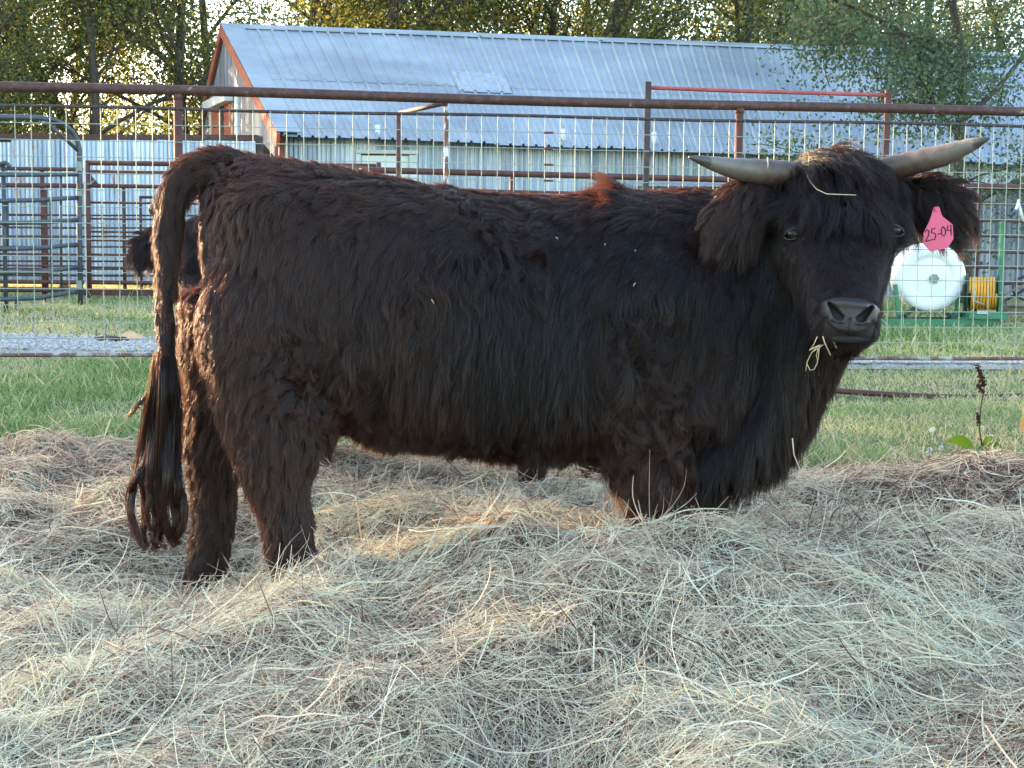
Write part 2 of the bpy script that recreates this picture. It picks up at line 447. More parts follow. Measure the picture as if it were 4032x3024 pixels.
GRAVEL_NEAR = lambda x: 10.5 - 0.05 * (x + 3) + 0.12 * N1.xy(x, x * 0 + 1.7, 0.9)
GRAVEL_FAR = lambda x: 11.6 - 0.22 * (x + 3.6) + 0.25 * N2.xy(x, x * 0 + 2.2, 0.8)
def build_gravel():
    xs = np.linspace(-14, 14, 113); ts = np.linspace(0, 1, 9)
    X, T = np.meshgrid(xs, ts)
    Y = GRAVEL_NEAR(X) * (1 - T) + np.maximum(GRAVEL_FAR(X), GRAVEL_NEAR(X) + 0.06) * T
    Z = ground_np(Y) + 0.045 + 0.012 * N1.xy(X, Y, 1.3) + 0.02 * N1.xy(X, Y, 0.35) - 0.04 * (np.abs(T - .5) > .49)
    v = np.stack([X, Y, Z], -1).reshape(-1, 3)
    nx, ny = len(xs), len(ts)
    a = (np.arange(ny - 1)[:, None] * nx + np.arange(nx - 1)[None]).ravel()
    f = np.stack([a, a + 1, a + nx + 1, a + nx], 1)
    o = link('gravel_path', np_mesh('gravel_path', v, f, True), M['gravel'])
    tag(o, kind='structure')
    n = 9000
    x = RNG.uniform(-5.5, 5.5, n); t = RNG.random(n)
    y = GRAVEL_NEAR(x) * (1 - t) + np.maximum(GRAVEL_FAR(x), GRAVEL_NEAR(x) + 0.25) * t
    z = ground_np(y) + 0.05 + 0.012 * N1.xy(x, y, 1.3) + 0.02 * N1.xy(x, y, 0.35)
    oc = np.array([[1, 0, 0], [-1, 0, 0], [0, 1, 0], [0, -1, 0], [0, 0, 1], [0, 0, -1]], float)
    of = np.array([[0, 2, 4], [2, 1, 4], [1, 3, 4], [3, 0, 4], [2, 0, 5], [1, 2, 5], [3, 1, 5], [0, 3, 5]])
    s = RNG.uniform(0.008, 0.024, n)
    V = oc[None] * s[:, None, None] * RNG.uniform(0.6, 1.2, (n, 6, 3)) * np.array([1.2, 1.2, 0.7])
    an = RNG.random(n) * 6.28; c, sn = np.cos(an), np.sin(an)
    V = np.stack([V[..., 0] * c[:, None] - V[..., 1] * sn[:, None], V[..., 0] * sn[:, None] + V[..., 1] * c[:, None], V[..., 2]], -1)
    V += np.stack([x, y, z], 1)[:, None]
    Fc = (of[None] + (np.arange(n) * 6)[:, None, None]).reshape(-1, 3)
    g = link('gravel_stones', np_mesh('gravel_stones', V.reshape(-1, 3), Fc), M['gravel'], o)
    tag(g, kind='stuff')
build_gravel()

def build_grass():
    n = 330000
    d = 5.2 + (24 - 5.2) * RNG.random(n) ** 1.5
    x = (RNG.random(n) * 2 - 1) * (0.40 * d + 0.5)
    y = d
    g1, g2 = GRAVEL_NEAR(x), np.maximum(GRAVEL_FAR(x), GRAVEL_NEAR(x) + 0.25)
    on_gravel = (y > g1 - 0.02) & (y < g2 + 0.02)
    in_hay = sstep(0.05, -0.35, HAY_FAR(x) - y)
    patch = N2.xy(x, y, 0.9, 9.1) + 0.5 * N1.xy(x, y, 2.7, 4.4)
    keep = (RNG.random(n) < np.where(on_gravel, 0.02, 1) * np.clip(in_hay, 0.0, 1)) & (RNG.random(n) < 0.75 + 0.5 * patch)
    x, y, patch = x[keep], y[keep], patch[keep]; n = len(x)
    k = 4
    lush = sstep(-0.3, 0.6, patch)
    L = RNG.uniform(0.035, 0.075, n) * (0.75 + 0.5 * lush) * np.clip(0.9 + 0.01 * y, 0.9, 1.2)
    tall = RNG.random(n) < 0.012; L[tall] *= RNG.uniform(1.6, 3.0, tall.sum())
    az = RNG.random(n) * 6.283; lean = np.abs(RNG.normal(0.25, 0.3, n)); curl = RNG.uniform(0.2, 1.1, n)
    z0 = ground_np(y) + 0.012 * N1.xy(x, y, 1.3) + 0.02 * N1.xy(x, y, 0.35) - 0.004
    P = np.zeros((n, k, 3)); cur = np.stack([x, y, z0], 1); P[:, 0] = cur
    for i in range(1, k):
        th = lean + curl * i / (k - 1)
        cur = cur + np.stack([np.cos(az) * np.sin(th), np.sin(az) * np.sin(th), np.cos(th)], 1) * (L / (k - 1))[:, None]
        P[:, i] = cur
    r = RNG.uniform(0.0013, 0.0026, n) * np.clip(y / 8, 0.75, 2.2)
    R = r[:, None] * np.array([0.9, 1.0, 0.75, 0.25])[None]
    tone = np.clip(0.50 - 0.33 * lush + RNG.normal(0.20, 0.24, n) + 0.16 * N3.xy(x, y, 1.7, 2.2) + 0.12 * sstep(11, 14, y), 0, 1)
    tone[tall] = np.clip(tone[tall] + 0.35, 0, 1)
    o = hair('grass', P, R, M['grass'], None, {'tone': tone})
    tag(o, 'short green and straw coloured pasture grass', 'grass', kind='stuff')
build_grass()

# ------------------------------------------------------------------ mesh fence
FA = Vector(((350 - CX) / F_PX * 8.79, 8.79)); FB = Vector(((3640 - CX) / F_PX * 9.59, 9.59))
FU = (FB - FA).normalized(); FN = Vector((FU.y, -FU.x))          # FN points to the camera
def Pplane(px, py, A, N, off=0.0):
    r = ray(px, py)
    r2 = Vector((r.x, r.y))
    t = ((A + N * off) - Vector((CAM_POS.x, CAM_POS.y))).dot(N) / r2.dot(N)
    return CAM_POS + r * t
def fpt(px, py, off=0.0): return Pplane(px, py, FA, FN, off)
top_y = lambda px: 341 + 0.0253 * px
mid_y = lambda px: 416 + 0.0201 * px
bot_y = lambda px: 1398 + 0.0032 * px
PXL, PXR = -1500, 5150
def build_fence():
    fe = empty('mesh_fence', (0, 9.15, gz(9.15)))
    tag(fe, 'rusty pipe fence with square welded wire mesh standing behind the black bull', 'fence')
    pip = MB()
    pts = []
    for i, px in enumerate(np.linspace(PXL, PXR, 26)):
        p = fpt(px, top_y(px)); p.z += 0.006 * math.sin(px * 0.0021)
        pts.append(p)
    pip.tube(pts, 0.0315, 14)
    pip.build('top_rail', M['rust_pipe'], fe, True)
    for pxs in ((PXL, 905), (905, 2900), (2900, PXR)):
        q = MB(); a, b = pxs
        q.tube([fpt(px, mid_y(px), 0.02) + Vector((0, 0, 0.004 * math.sin(px * 0.004))) for px in np.linspace(a, b - 3, 14)], 0.0105, 8)
        q.build('mesh_top_bar', M['dark_pipe'], fe, True)
    q = MB()
    q.tube([fpt(px, bot_y(px), 0.02) + Vector((0, 0, 0.004 * math.sin(px * 0.003))) for px in np.linspace(PXL, PXR, 20)], 0.013, 8)
    q.build('bottom_rail', M['bottom_pipe'], fe, True)
    for px in (PXL + 20, 700, 2912, PXR - 20):
        q = MB(); p = fpt(px, top_y(px))
        q.tube([(p.x, p.y, p.z - 0.02), (p.x, p.y, gz(p.y) - 0.15)], 0.0275, 12)
        q.tube([(p.x, p.y, p.z - 0.02), (p.x, p.y, p.z - 0.055)], [0.0335, 0.0275], 12)   # weld collar
        q.build('post', M['rust_post'], fe, True)
    w = MB(); w.tube([(0, 0, 0), (0, 0, 0.5), (0, 0, 1)], 1.0, 6)
    vm = w.mesh('vertical_wire', True); vm.materials.append(M['wire'])
    off = 0.038
    a0 = fpt(PXL, 900, off); b0 = fpt(PXR, 900, off)
    Lh = (Vector((b0.x, b0.y)) - Vector((a0.x, a0.y))).length
    inv = fe.matrix_basis.inverted()
    def wire_obj(name, p, q, rad):
        d = q - p
        o = bpy.data.objects.new(name, vm); COL.objects.link(o)
        o.parent = fe; o.matrix_parent_inverse = inv
        o.location = p; o.rotation_mode = 'QUATERNION'; o.rotation_quaternion = d.to_track_quat('Z', 'Y')
        o.scale = (rad, rad, d.length)
        return o
    n = int(Lh / 0.1016)
    for i in range(n + 1):
        s = i * 0.1016
        base = Vector((a0.x, a0.y)) + FU * s
        px = project_np(np.array([[base.x, base.y, 1.5]]))[0, 0]
        if px < -420 or px > 4460: continue
        j = random.uniform(-0.004, 0.004)
        zt = fpt(px, mid_y(px), off).z; zb = fpt(px, bot_y(px), off).z
        wire_obj('vertical_wire', Vector((base.x + j, base.y, zb)), Vector((base.x + random.uniform(-.006, .006), base.y, zt)), 0.0026)
    seam = 2160
    for k in range(1, 15):
        for (pa, pb, dz) in ((-420, seam + 22, 0.0), (seam - 22, 4460, -0.004)):
            f = k / 15.0
            ya = mid_y(pa) * (1 - f) + bot_y(pa) * f; yb = mid_y(pb) * (1 - f) + bot_y(pb) * f
            p = fpt(pa, ya, off + 0.0054); q = fpt(pb, yb, off + 0.0054)
            p.z += dz + random.uniform(-.002, .002); q.z += dz + random.uniform(-.002, .002)
            wire_obj('horizontal_wire', p, q, 0.0027)
        f = k / 15.0
        y_ = mid_y(seam) * (1 - f) + bot_y(seam) * f
        c = MB(); c.tube([fpt(seam - 17, y_, off + 0.006), fpt(seam + 17, y_, off + 0.006)], 0.0075, 6)
        c.build('clip', M['clip'], fe)
build_fence()

# a rusty pipe lying in the grass below the fence
def build_ground_pipe():
    q = MB(); pts = []
    for px in np.linspace(2700, 4700, 18):
        y_ = 1548 + 14 * math.sin((px - 3000) / 330) + (px - 3300) * 0.012
        p = ground_at(px, y_); p.z += 0.016 + 0.02 * math.sin((px - 2700) / 260)
        pts.append(p)
    q.tube(pts, 0.018, 8)
    o = q.build('fallen_pipe', M['rust_post'], None, True)
    tag(o, 'long rusty pipe lying in the grass below the mesh fence', 'pipe')
build_ground_pipe()

# ------------------------------------------------------------------ corrugated sheeting
def corr_sheet(A, B, zb, zt, s0, s1, N, pitch, amp, prof='sine'):
    """vertical sheet between s0 and s1 metres along A->B; zb, zt functions of s"""
    U = (B - A).normalized()
    mb = MB()
    n = max(2, int(round((s1 - s0) / pitch * 4)))
    for i in range(n + 1):
        s = s0 + (s1 - s0) * i / n
        o = amp * math.sin(2 * math.pi * s / pitch)
        b = A + U * s + N * o
        mb.v.append((b.x, b.y, zb(s))); mb.v.append((b.x, b.y, zt(s)))
    for i in range(n):
        mb.f.append((2 * i, 2 * i + 2, 2 * i + 3, 2 * i + 1))
    return mb
def corr_wall(parent, A, B, zb, zt, N, mat, sheet=0.72, pitch=0.045, amp=0.007, jag=0.0, holes=()):
    L = (B - A).length; n = max(1, int(round(L / sheet))); w = L / n
    for i in range(n):
        j = random.uniform(-jag, jag); of = N * (0.004 * (i % 2))
        spans = [(i * w, (i + 1) * w + 0.02, zb, lambda s, j=j: zt(s) + j)]
        for (h0, h1, hb, ht) in holes:
            new = []
            for (s0, s1, b_, t_) in spans:
                if s1 <= h0 or s0 >= h1:
                    new.append((s0, s1, b_, t_)); continue
                if s0 < h0: new.append((s0, h0, b_, t_))
                if s1 > h1: new.append((h1, s1, b_, t_))
                m0, m1 = max(s0, h0), min(s1, h1)
                new.append((m0, m1, b_, lambda s, hb=hb: hb)); new.append((m0, m1, lambda s, ht=ht: ht, t_))
            spans = new
        for (s0, s1, b_, t_) in spans:
            if s1 - s0 < 0.03: continue
            corr_sheet(A + of, B + of, b_, t_, s0, s1, N, pitch, amp).build('siding_sheet', mat, parent, True)

def v2(p): return Vector((p.x, p.y))
def v3(p, z): return Vector((p.x, p.y, z))

# ------------------------------------------------------------------ barn
def build_barn():
    E0 = Pd(1101, 512, 20.0); PK = Pd(886, 104, 25.2)
    E2 = Vector((2 * PK.x - E0.x, 2 * PK.y - E0.y, E0.z))
    R1 = Pd(4560, 104 + 0.0375 * 3674, 27.6); R0 = Pd(4560, 512 + 0.0385 * 3459, 22.3)
    br = empty('barn', (E0.x, E0.y, gz(E0.y)))
    tag(br, 'long corrugated metal barn with pale blue-grey ribbed roof and orange-red gable trim', 'barn')
    # roof: front slope, one sheet per 0.92 m, upper and lower course
    L = (R1 - PK).length; n = int(L / 0.94)
    rib = [(0.0, 0.0), (0.02, 0.0), (0.035, 0.032), (0.065, 0.032), (0.08, 0.0)]
    prof = []
    for k in range(4):
        for (s, z) in rib: prof.append(((k * 0.25) + s * 1.06, z))
        for q_ in (0.13, 0.185):
            prof.append((k * 0.25 + q_, 0.0)); prof.append((k * 0.25 + q_ + 0.012, 0.006)); prof.append((k * 0.25 + q_ + 0.024, 0.0))
    prof.append((1.0, 0.0))
    nrm = (R1 - PK).cross(E0 - PK).normalized()
    if nrm.z < 0: nrm = -nrm
    def rp(s, t): return (PK * (1 - s) + R1 * s) * (1 - t) + (E0 * (1 - s) + R0 * s) * t
    for i in range(n):
        for (t0, t1, lift) in ((-0.004, 0.56, 0.006), (0.55, 1.045, 0.0)):
            mb = MB()
            jt = random.uniform(-0.006, 0.006) if t1 > 1 else 0
            for (a, z) in prof:
                s = (i + a) / n
                for t in (t0, t1 + jt):
                    mb.v.append(tuple(rp(s, t) + nrm * (z + lift)))
            m = len(prof)
            for k in range(m - 1): mb.f.append((2 * k, 2 * k + 1, 2 * k + 3, 2 * k + 2))
            mb.build('roof_sheet', M['roof'], br)
    # back slope, plain sheets
    E3 = Vector((R1.x * 2 - R0.x, R1.y * 2 - R0.y, R0.z))
    for i in range(n // 3):
        a, b = i / (n // 3), (i + 1) / (n // 3)
        mb = MB(); mb.add([PK.lerp(R1, a), PK.lerp(R1, b), E2.lerp(E3, b), E2.lerp(E3, a)], [(0, 1, 2, 3)])
        mb.build('back_roof_sheet', M['roof'], br)
    # ridge cap in lengths
    for i in range(8):
        a, b = i / 8, (i + 1) / 8 + (0.004 if i < 7 else 0)
        mb = MB()
        pa, pb = PK.lerp(R1, a), PK.lerp(R1, b)
        dn = (E0 - PK).normalized() * 0.2; up = Vector((0, 0, 0.055 + 0.003 * (i % 2)))
        bk = (E2 - PK).normalized() * 0.2
        mb.add([pa + up + dn, pb + up + dn, pb + up, pa + up, pb + up + bk, pa + up + bk,
                pa + up + dn - Vector((0, 0, .03)), pb + up + dn - Vector((0, 0, .03))],
               [(0, 1, 2, 3), (3, 2, 4, 5), (6, 7, 1, 0)])
        mb.build('ridge_cap', M['roof'], br)
    # translucent skylight sheets
    def inv_st(px, py):
        s_, t_, w_ = 0.5, 0.5, 0.5
        for _ in range(16):
            c_ = [(s_ + a * w_, t_ + b * w_) for a in (-.5, 0, .5) for b in (-.5, 0, .5)]
            pj = project_np(np.array([list(rp(*q)) for q in c_]))
            s_, t_ = c_[int(np.argmin(np.hypot(pj[:, 0] - px, pj[:, 1] - py)))]; w_ *= 0.72
        return s_, t_
    sA, tA = inv_st(1803, 287); sB, _ = inv_st(1985, 292); _, tB = inv_st(1868, 366)
    i0 = round(sA * n * 4) / 4
    for k_ in range(max(1, round((sB - sA) * n))):
        mb = MB()
        for (a, z) in prof:
            for t in (tA, tB): mb.v.append(tuple(rp((i0 + k_ + a) / n, t) + nrm * (z + 0.014)))
        for q_ in range(len(prof) - 1): mb.f.append((2 * q_, 2 * q_ + 1, 2 * q_ + 3, 2 * q_ + 2))
        mb.build('skylight_sheet', M['skylight'], br)
    # rake trim
    gU = (v2(E2) - v2(E0)).normalized(); gN = Vector((-gU.y, gU.x))
    if gN.x > 0: gN = -gN
    out = v3(gN * 0.06, 0)
    for e in (E0, E2):
        ext = (e - PK).normalized() * 0.25
        mb = MB(); mb.beam(PK + out - Vector((0, 0, .07)), e + ext + out - Vector((0, 0, .07)), 0.05, 0.19)
        mb.build('rake_trim', M['trim_red'], br)
        inb = v3(gN * (.08 - (.07 if e is E2 else .17)), .055)
        mb = MB(); mb.beam(PK + inb, e + ext + inb, 0.14 if e is E2 else 0.34, 0.012)
        mb.build('rake_flashing', M['roof'], br)
    # gable wall
    Lg = (v2(E2) - v2(E0)).length
    zg = gz(22)
    slope = (PK.z - E0.z) / (Lg / 2)
    zt = lambda s: E0.z - 0.12 + slope * (Lg / 2 - abs(s - Lg / 2))
    # door opening seen at px 835..915
    gA = v2(E0)
    def gpt(px, py, off=0.0): return Pplane(px, py, gA, gN, off)
    s_d1 = (v2(gpt(835, 450)) - gA).dot(gU); s_d0 = (v2(gpt(917, 450)) - gA).dot(gU)
    door_top = gpt(880, 383).z
    corr_wall(br, gA, v2(E2), lambda s: zg - 0.1, zt, gN, M['grey_siding'], 0.8, 0.10, 0.02, holes=((s_d0, s_d1, zg, door_top),))  # darker siding than the front wall, gable shade put into the colour
    def gbox(name, px0, py0, px1, py1, off, th, mat):
        a = gpt(px0, py0, off); b = gpt(px1, py0, off); zt_, zb_ = a.z, gpt(px0, py1, off).z
        mb = MB(); mb.beam(Vector((a.x, a.y, (zt_ + zb_) / 2)), Vector((b.x, b.y, (zt_ + zb_) / 2)), th, abs(zt_ - zb_))
        return mb.build(name, mat, br)
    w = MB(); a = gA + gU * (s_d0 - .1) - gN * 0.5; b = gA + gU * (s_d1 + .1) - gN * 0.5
    w.beam(v3(a, (zg + door_top) / 2), v3(b, (zg + door_top) / 2), 0.05, door_top - zg + 0.2); w.build('interior_shade', M['shade_black'], br)  # near-black panel stands in for the unlit inside of the barn
    gbox('door_leaf', 836, 425, 868, 1060, 0.02, 0.05, M['door_red'])
    gbox('door_leaf', 887, 384, 912, 1060, 0.04, 0.05, M['door_red'])
    gbox('door_jamb', 868, 430, 874, 1060, 0.03, 0.06, M['old_wood'])
    gbox('door_jamb', 913, 380, 925, 1060, 0.03, 0.06, M['old_wood'])
    gbox('door_trim', 826, 440, 835, 1060, 0.03, 0.04, M['white_trim'])
    gbox('door_trim', 926, 380, 940, 1060, 0.03, 0.04, M['white_trim'])
    mb = MB(); mb.beam(gpt(812, 422, 0.12), gpt(902, 377, 0.12), 0.16, 0.16); mb.build('door_track', M['white_trim'], br)
    # front wall
    dirw = (v2(R0) - v2(E0)).normalized(); wN = Vector((dirw.y, -dirw.x))
    inset = 0.15
    wa = v2(E0) - wN * inset; wb = v2(R0) - wN * inset
    drop = (R0.z - E0.z) / (v2(R0) - v2(E0)).length
    def wpt(px, py, off=0.0): return Pplane(px, py, wa, wN, off)
    ws0 = (v2(wpt(1422, 640)) - wa).dot(dirw); ws1 = (v2(wpt(1612, 640)) - wa).dot(dirw)
    wzt = wpt(1500, 602).z; wzb = wpt(1500, 760).z
    ztw = lambda s: E0.z + 0.02 + drop * s
    corr_wall(br, wa, wb, lambda s: gz(20) - 0.1, ztw, wN, M['siding'], 0.72, 0.065, 0.014, 0.0, holes=((ws0, ws1, wzb, wzt),))
    fr = []
    def wb_(name, px0, py0, px1, py1, off, th, mat, par):
        a = wpt(px0, py0, off); b = wpt(px1, py0, off); zb_ = wpt(px0, py1, off).z
        mb = MB(); mb.beam(Vector((a.x, a.y, (a.z + zb_) / 2)), Vector((b.x, b.y, (b.z + zb_) / 2)), th, abs(a.z - zb_))
        return mb.build(name, mat, par)
    win = wb_('window', 1424, 612, 1610, 752, -0.02, 0.02, M['pane'], br)
    wb_('window_frame', 1402, 590, 1646, 604, 0.03, 0.06, M['white_trim'], win)
    wb_('window_frame', 1402, 606, 1420, 760, 0.03, 0.06, M['white_trim'], win)
    wb_('window_frame', 1612, 612, 1640, 760, 0.03, 0.06, M['white_trim'], win)
    mb = MB(); mb.beam(v3(wa + wN * .03, gz(20) - .1), v3(wa + wN * .03, E0.z - 0.02), 0.12, 0.12); mb.build('corner_trim', M['trim_red'], br)
    # vent stubs and a lightning cable clip along the eave
    for (px, py) in ((1487, 520), (2218, 535), (2575, 548)):
        mb = MB(); p = wpt(px, py, inset); mb.tube([p - Vector((0, 0, .09)), p + Vector((0, 0, .1))], 0.035, 8)
        mb.build('vent_stub', M['white_trim'], br, True)
    return br
build_barn()

# ------------------------------------------------------------------ low shed on the left
def build_shed():
    A = Pd(-900, 555, 19.2); B = Pd(1012, 553, 19.0)
    sh = empty('corrugated_shed', (A.x * .5 + B.x * .5, 19.1, gz(19)))
    tag(sh, 'low open shed wall of weathered pale corrugated sheets under a rusty beam', 'shed')
    a, b = v2(A), v2(B)
    U = (b - a).normalized(); N = Vector((U.y, -U.x))
    top = Pd(300, 556, 19.1).z
    s_end = (v2(Pd(1000, 553, 19.0)) - a).length
    corr_wall(sh, a, a + U * s_end, lambda s: gz(19) + 0.12, lambda s: top + 0.012 * math.sin(s * 1.7), N, M['shed_siding'], 0.66, 0.06, 0.014, 0.03)
    mb = MB(); mb.beam(v3(a - N * .12, Pd(300, 541, 19.1).z), v3(b - N * .12, Pd(1030, 541, 19.0).z), 0.14, 0.075); mb.build('top_beam', M['rust_pipe'], sh)
    mb = MB(); mb.beam(v3(a - N * .16, top - .02), v3(b - N * .16, top - .02), 0.05, 0.16); mb.build('header_board', M['old_wood'], sh)
    mb = MB(); mb.beam(v3(b - N * .1, Pd(1020, 535, 19).z), v3(b - N * .1, gz(19) - .1), 0.10, 0.10); mb.build('corner_post', M['dark_pipe'], sh)
    # roof sheet falling away to the back
    mb = MB(); c = Vector((0.15, 2.8)) * 1.0
    z1 = Pd(300, 537, 19.1).z; 
    mb.add([v3(a - N * .1, z1), v3(b - N * .1, z1), v3(b - N * 2.5, z1 - .35), v3(a - N * 2.5, z1 - .35)], [(0, 1, 2, 3)])
    mb.build('roof_sheet', M['roof'], sh)
    for px in (-500, 230, 620):
        p = Pd(px, 600, 19.05); mb = MB(); q = v2(p) - N * .2
        mb.beam(v3(q, gz(19) - .1), v3(q, top), 0.1, 0.1); mb.build('post', M['old_wood'], sh)
build_shed()

# ------------------------------------------------------------------ pipe corrals
def pipe(parent, name, pts, r, mat, n=8):
    mb = MB(); mb.tube(pts, r, n); return mb.build(name, mat, parent, True)
def build_gates():
    # rusty pipe gate panel, right of the grey gate
    g = empty('pipe_gate', Pd(600, 1170, 16.6)); g.location.z = gz(16.6)
    tag(g, 'rusty red many-rail pipe gate with chain latch in front of the corrugated shed', 'gate')
    d = 16.6
    px0, px1 = 345, 1500
    for (y_, w) in ((641, 20), (677, 16), (731, 16), (797, 9), (861, 8), (912, 8), (946, 8), (1002, 9), (1052, 8), (1111, 17)):
        pipe(g, 'rail', [Pd(px0, y_, d), Pd(px1, y_ + 0.012 * (px1 - px0), d + .1)], w * d / F_PX / 2, M['rust_post'])
    mb = MB(); mb.beam(Pd(330, 1150, d - .05), Pd(px1, 1160, d + .05), 0.08, 0.078); mb.build('skid_beam', M['rust_post'], g)
    for (px, w, y0) in ((345, 19, 632), (1490, 19, 640)):
        p = Pd(px, y0, d); pipe(g, 'post', [p, Vector((p.x, p.y, gz(d) - 0.05))], w * d / F_PX / 2, M['rust_post'], 10)
    p = Pd(358, 690, d - .02); mb = MB(); q = [Pd(358, 690, d - .02), Pd(358, 735, d - .02), Pd(396, 733, d - .02)]
    mb.add(q + [v + Vector((0, .012, 0)) for v in q], [(0, 1, 2), (5, 4, 3), (0, 3, 4, 1), (1, 4, 5, 2), (2, 5, 3, 0)]); mb.build('gusset_plate', M['rust_post'], g)
    for i in range(7):
        t = i / 6; c = Pd(325 + 47 * t, 718 - 8 * t + 10 * math.sin(t * 3.1), d - .06)
        mb = MB(); a_ = Vector((1, 0, 0.2)) if i % 2 else Vector((0.6, .7, 0))
        mb.tube([c + Vector((math.cos(k / 8 * 6.2832), 0, 0.5 * math.sin(k / 8 * 6.2832))) * 0.016 for k in range(9)], 0.004, 5, False)
        mb.build('chain_link', M['bolt'], g)
    # second, thinner panel behind it
    g2 = empty('thin_rail_gate', Pd(520, 1100, 17.6)); g2.location.z = gz(17.6)
    tag(g2, 'thin-railed rusty gate close against the corrugated shed wall', 'gate')
    d = 17.7
    for (y_, w) in ((848, 7), (897, 7), (931, 7), (972, 7), (1029, 8), (1085, 9), (1060, 6)):
        pipe(g2, 'rail', [Pd(-200, y_ - 2, d), Pd(1400, y_ + 3, d)], w * d / F_PX / 2, M['rust_pipe'])
    for (px, w, y0) in ((487, 15, 740), (177, 16, 745), (198, 9, 795), (553, 11, 772), (1380, 14, 700)):
        p = Pd(px, y0, d); pipe(g2, 'upright', [p, Vector((p.x, p.y, gz(d) - 0.05))], w * d / F_PX / 2, M['rust_pipe'])
    pipe(g2, 'rail', [Pd(553, 776, d), Pd(1380, 790, d)], 0.018, M['rust_pipe'])
    # left panel rails running out of sight behind the grey gate
    g3 = empty('corral_panel', Pd(100, 1165, 16.2)); g3.location.z = gz(16.2)
    tag(g3, 'rusty pipe corral panel seen through the grey bow gate', 'corral panel')
    d = 16.2
    for (y_, w) in ((665, 15), (730, 18), (846, 8), (896, 8), (932, 7), (1001, 9), (1046, 8), (1058, 8), (1110, 17), (1141, 20)):
        pipe(g3, 'rail', [Pd(-420, y_ - 6, d - .1), Pd(330, y_ + 2, d)], w * d / F_PX / 2, M['rust_post'])
    for px in (-400, 165):
        p = Pd(px, 660, d + .05); pipe(g3, 'post', [p, Vector((p.x, p.y, gz(d) - .05))], 0.026, M['rust_post'])
    # grey bow gate
    g4 = empty('bow_gate', Pd(160, 1220, 14.4)); g4.location.z = gz(14.4)
    tag(g4, 'grey tubular bow gate with arched top and bent rails', 'gate')
    dr, dl = 14.9, 14.2
    dd = lambda px: dl + (dr - dl) * (px + 20) / 330
    r = 0.028
    arch = [Pd(px, py, dd(px)) for px, py in ((-330, 458), (-100, 460), (60, 461), (150, 464), (205, 471), (250, 489), (283, 517), (303, 550), (312, 590), (313, 700), (313, 900))]
    foot = Vector((arch[-1].x, arch[-1].y, gz(dr) - .05))
    pipe(g4, 'arched_frame', arch + [foot], r, M['grey_pipe'], 12)
    pipe(g4, 'brace', [Pd(180, 476, dd(180)), Pd(306, 592, dd(306))], 0.021, M['grey_pipe'])
    for (y0, y1) in ((688, 686), (790, 778), (878, 866), (980, 962), (1074, 1053), (1178, 1147)):
        pts = []
        for t in np.linspace(0, 1, 9):
            px = -300 + 608 * t
            yy = y0 + (y0 - y1) * 0.55 * (0.5 - t) + (y1 - y0) * 0.7 * sstep(0.72, 1.0, t)
            pts.append(Pd(px, float(yy), dd(px) - 0.05 * math.sin(t * 3.14)))
        pipe(g4, 'bent_rail', pts, 0.024, M['grey_pipe'], 10)
    for (px, y0, y1, w) in ((12, 640, None, 0.024), (28, 785, 985, 0.018), (240, 685, 1155, 0.014), (62, 1180, None, 0.02)):
        p = Pd(px, y0, dd(px) + .03); q = Pd(px, y1, dd(px) + .03) if y1 else Vector((p.x, p.y, gz(p.y) - .04))
        pipe(g4, 'upright', [p, q], w, M['grey_pipe'])
    mb = MB(); c = Pd(16, 662, dd(16) - .02)
    mb.tube([c + Vector((math.cos(a_), 0, math.sin(a_))) * 0.055 for a_ in np.linspace(0, math.pi, 9)], 0.02, 8); mb.build('hinge_loop', M['grey_pipe'], g4, True)
    for (px, py, s) in ((312, 655, .06), (312, 1120, .05), (315, 762, .035)):
        mb = MB(); mb.box(Pd(px, py, dd(px) - .03), (s, .04, s * 1.6)); mb.build('latch_bracket', M['bolt'], g4)
build_gates()

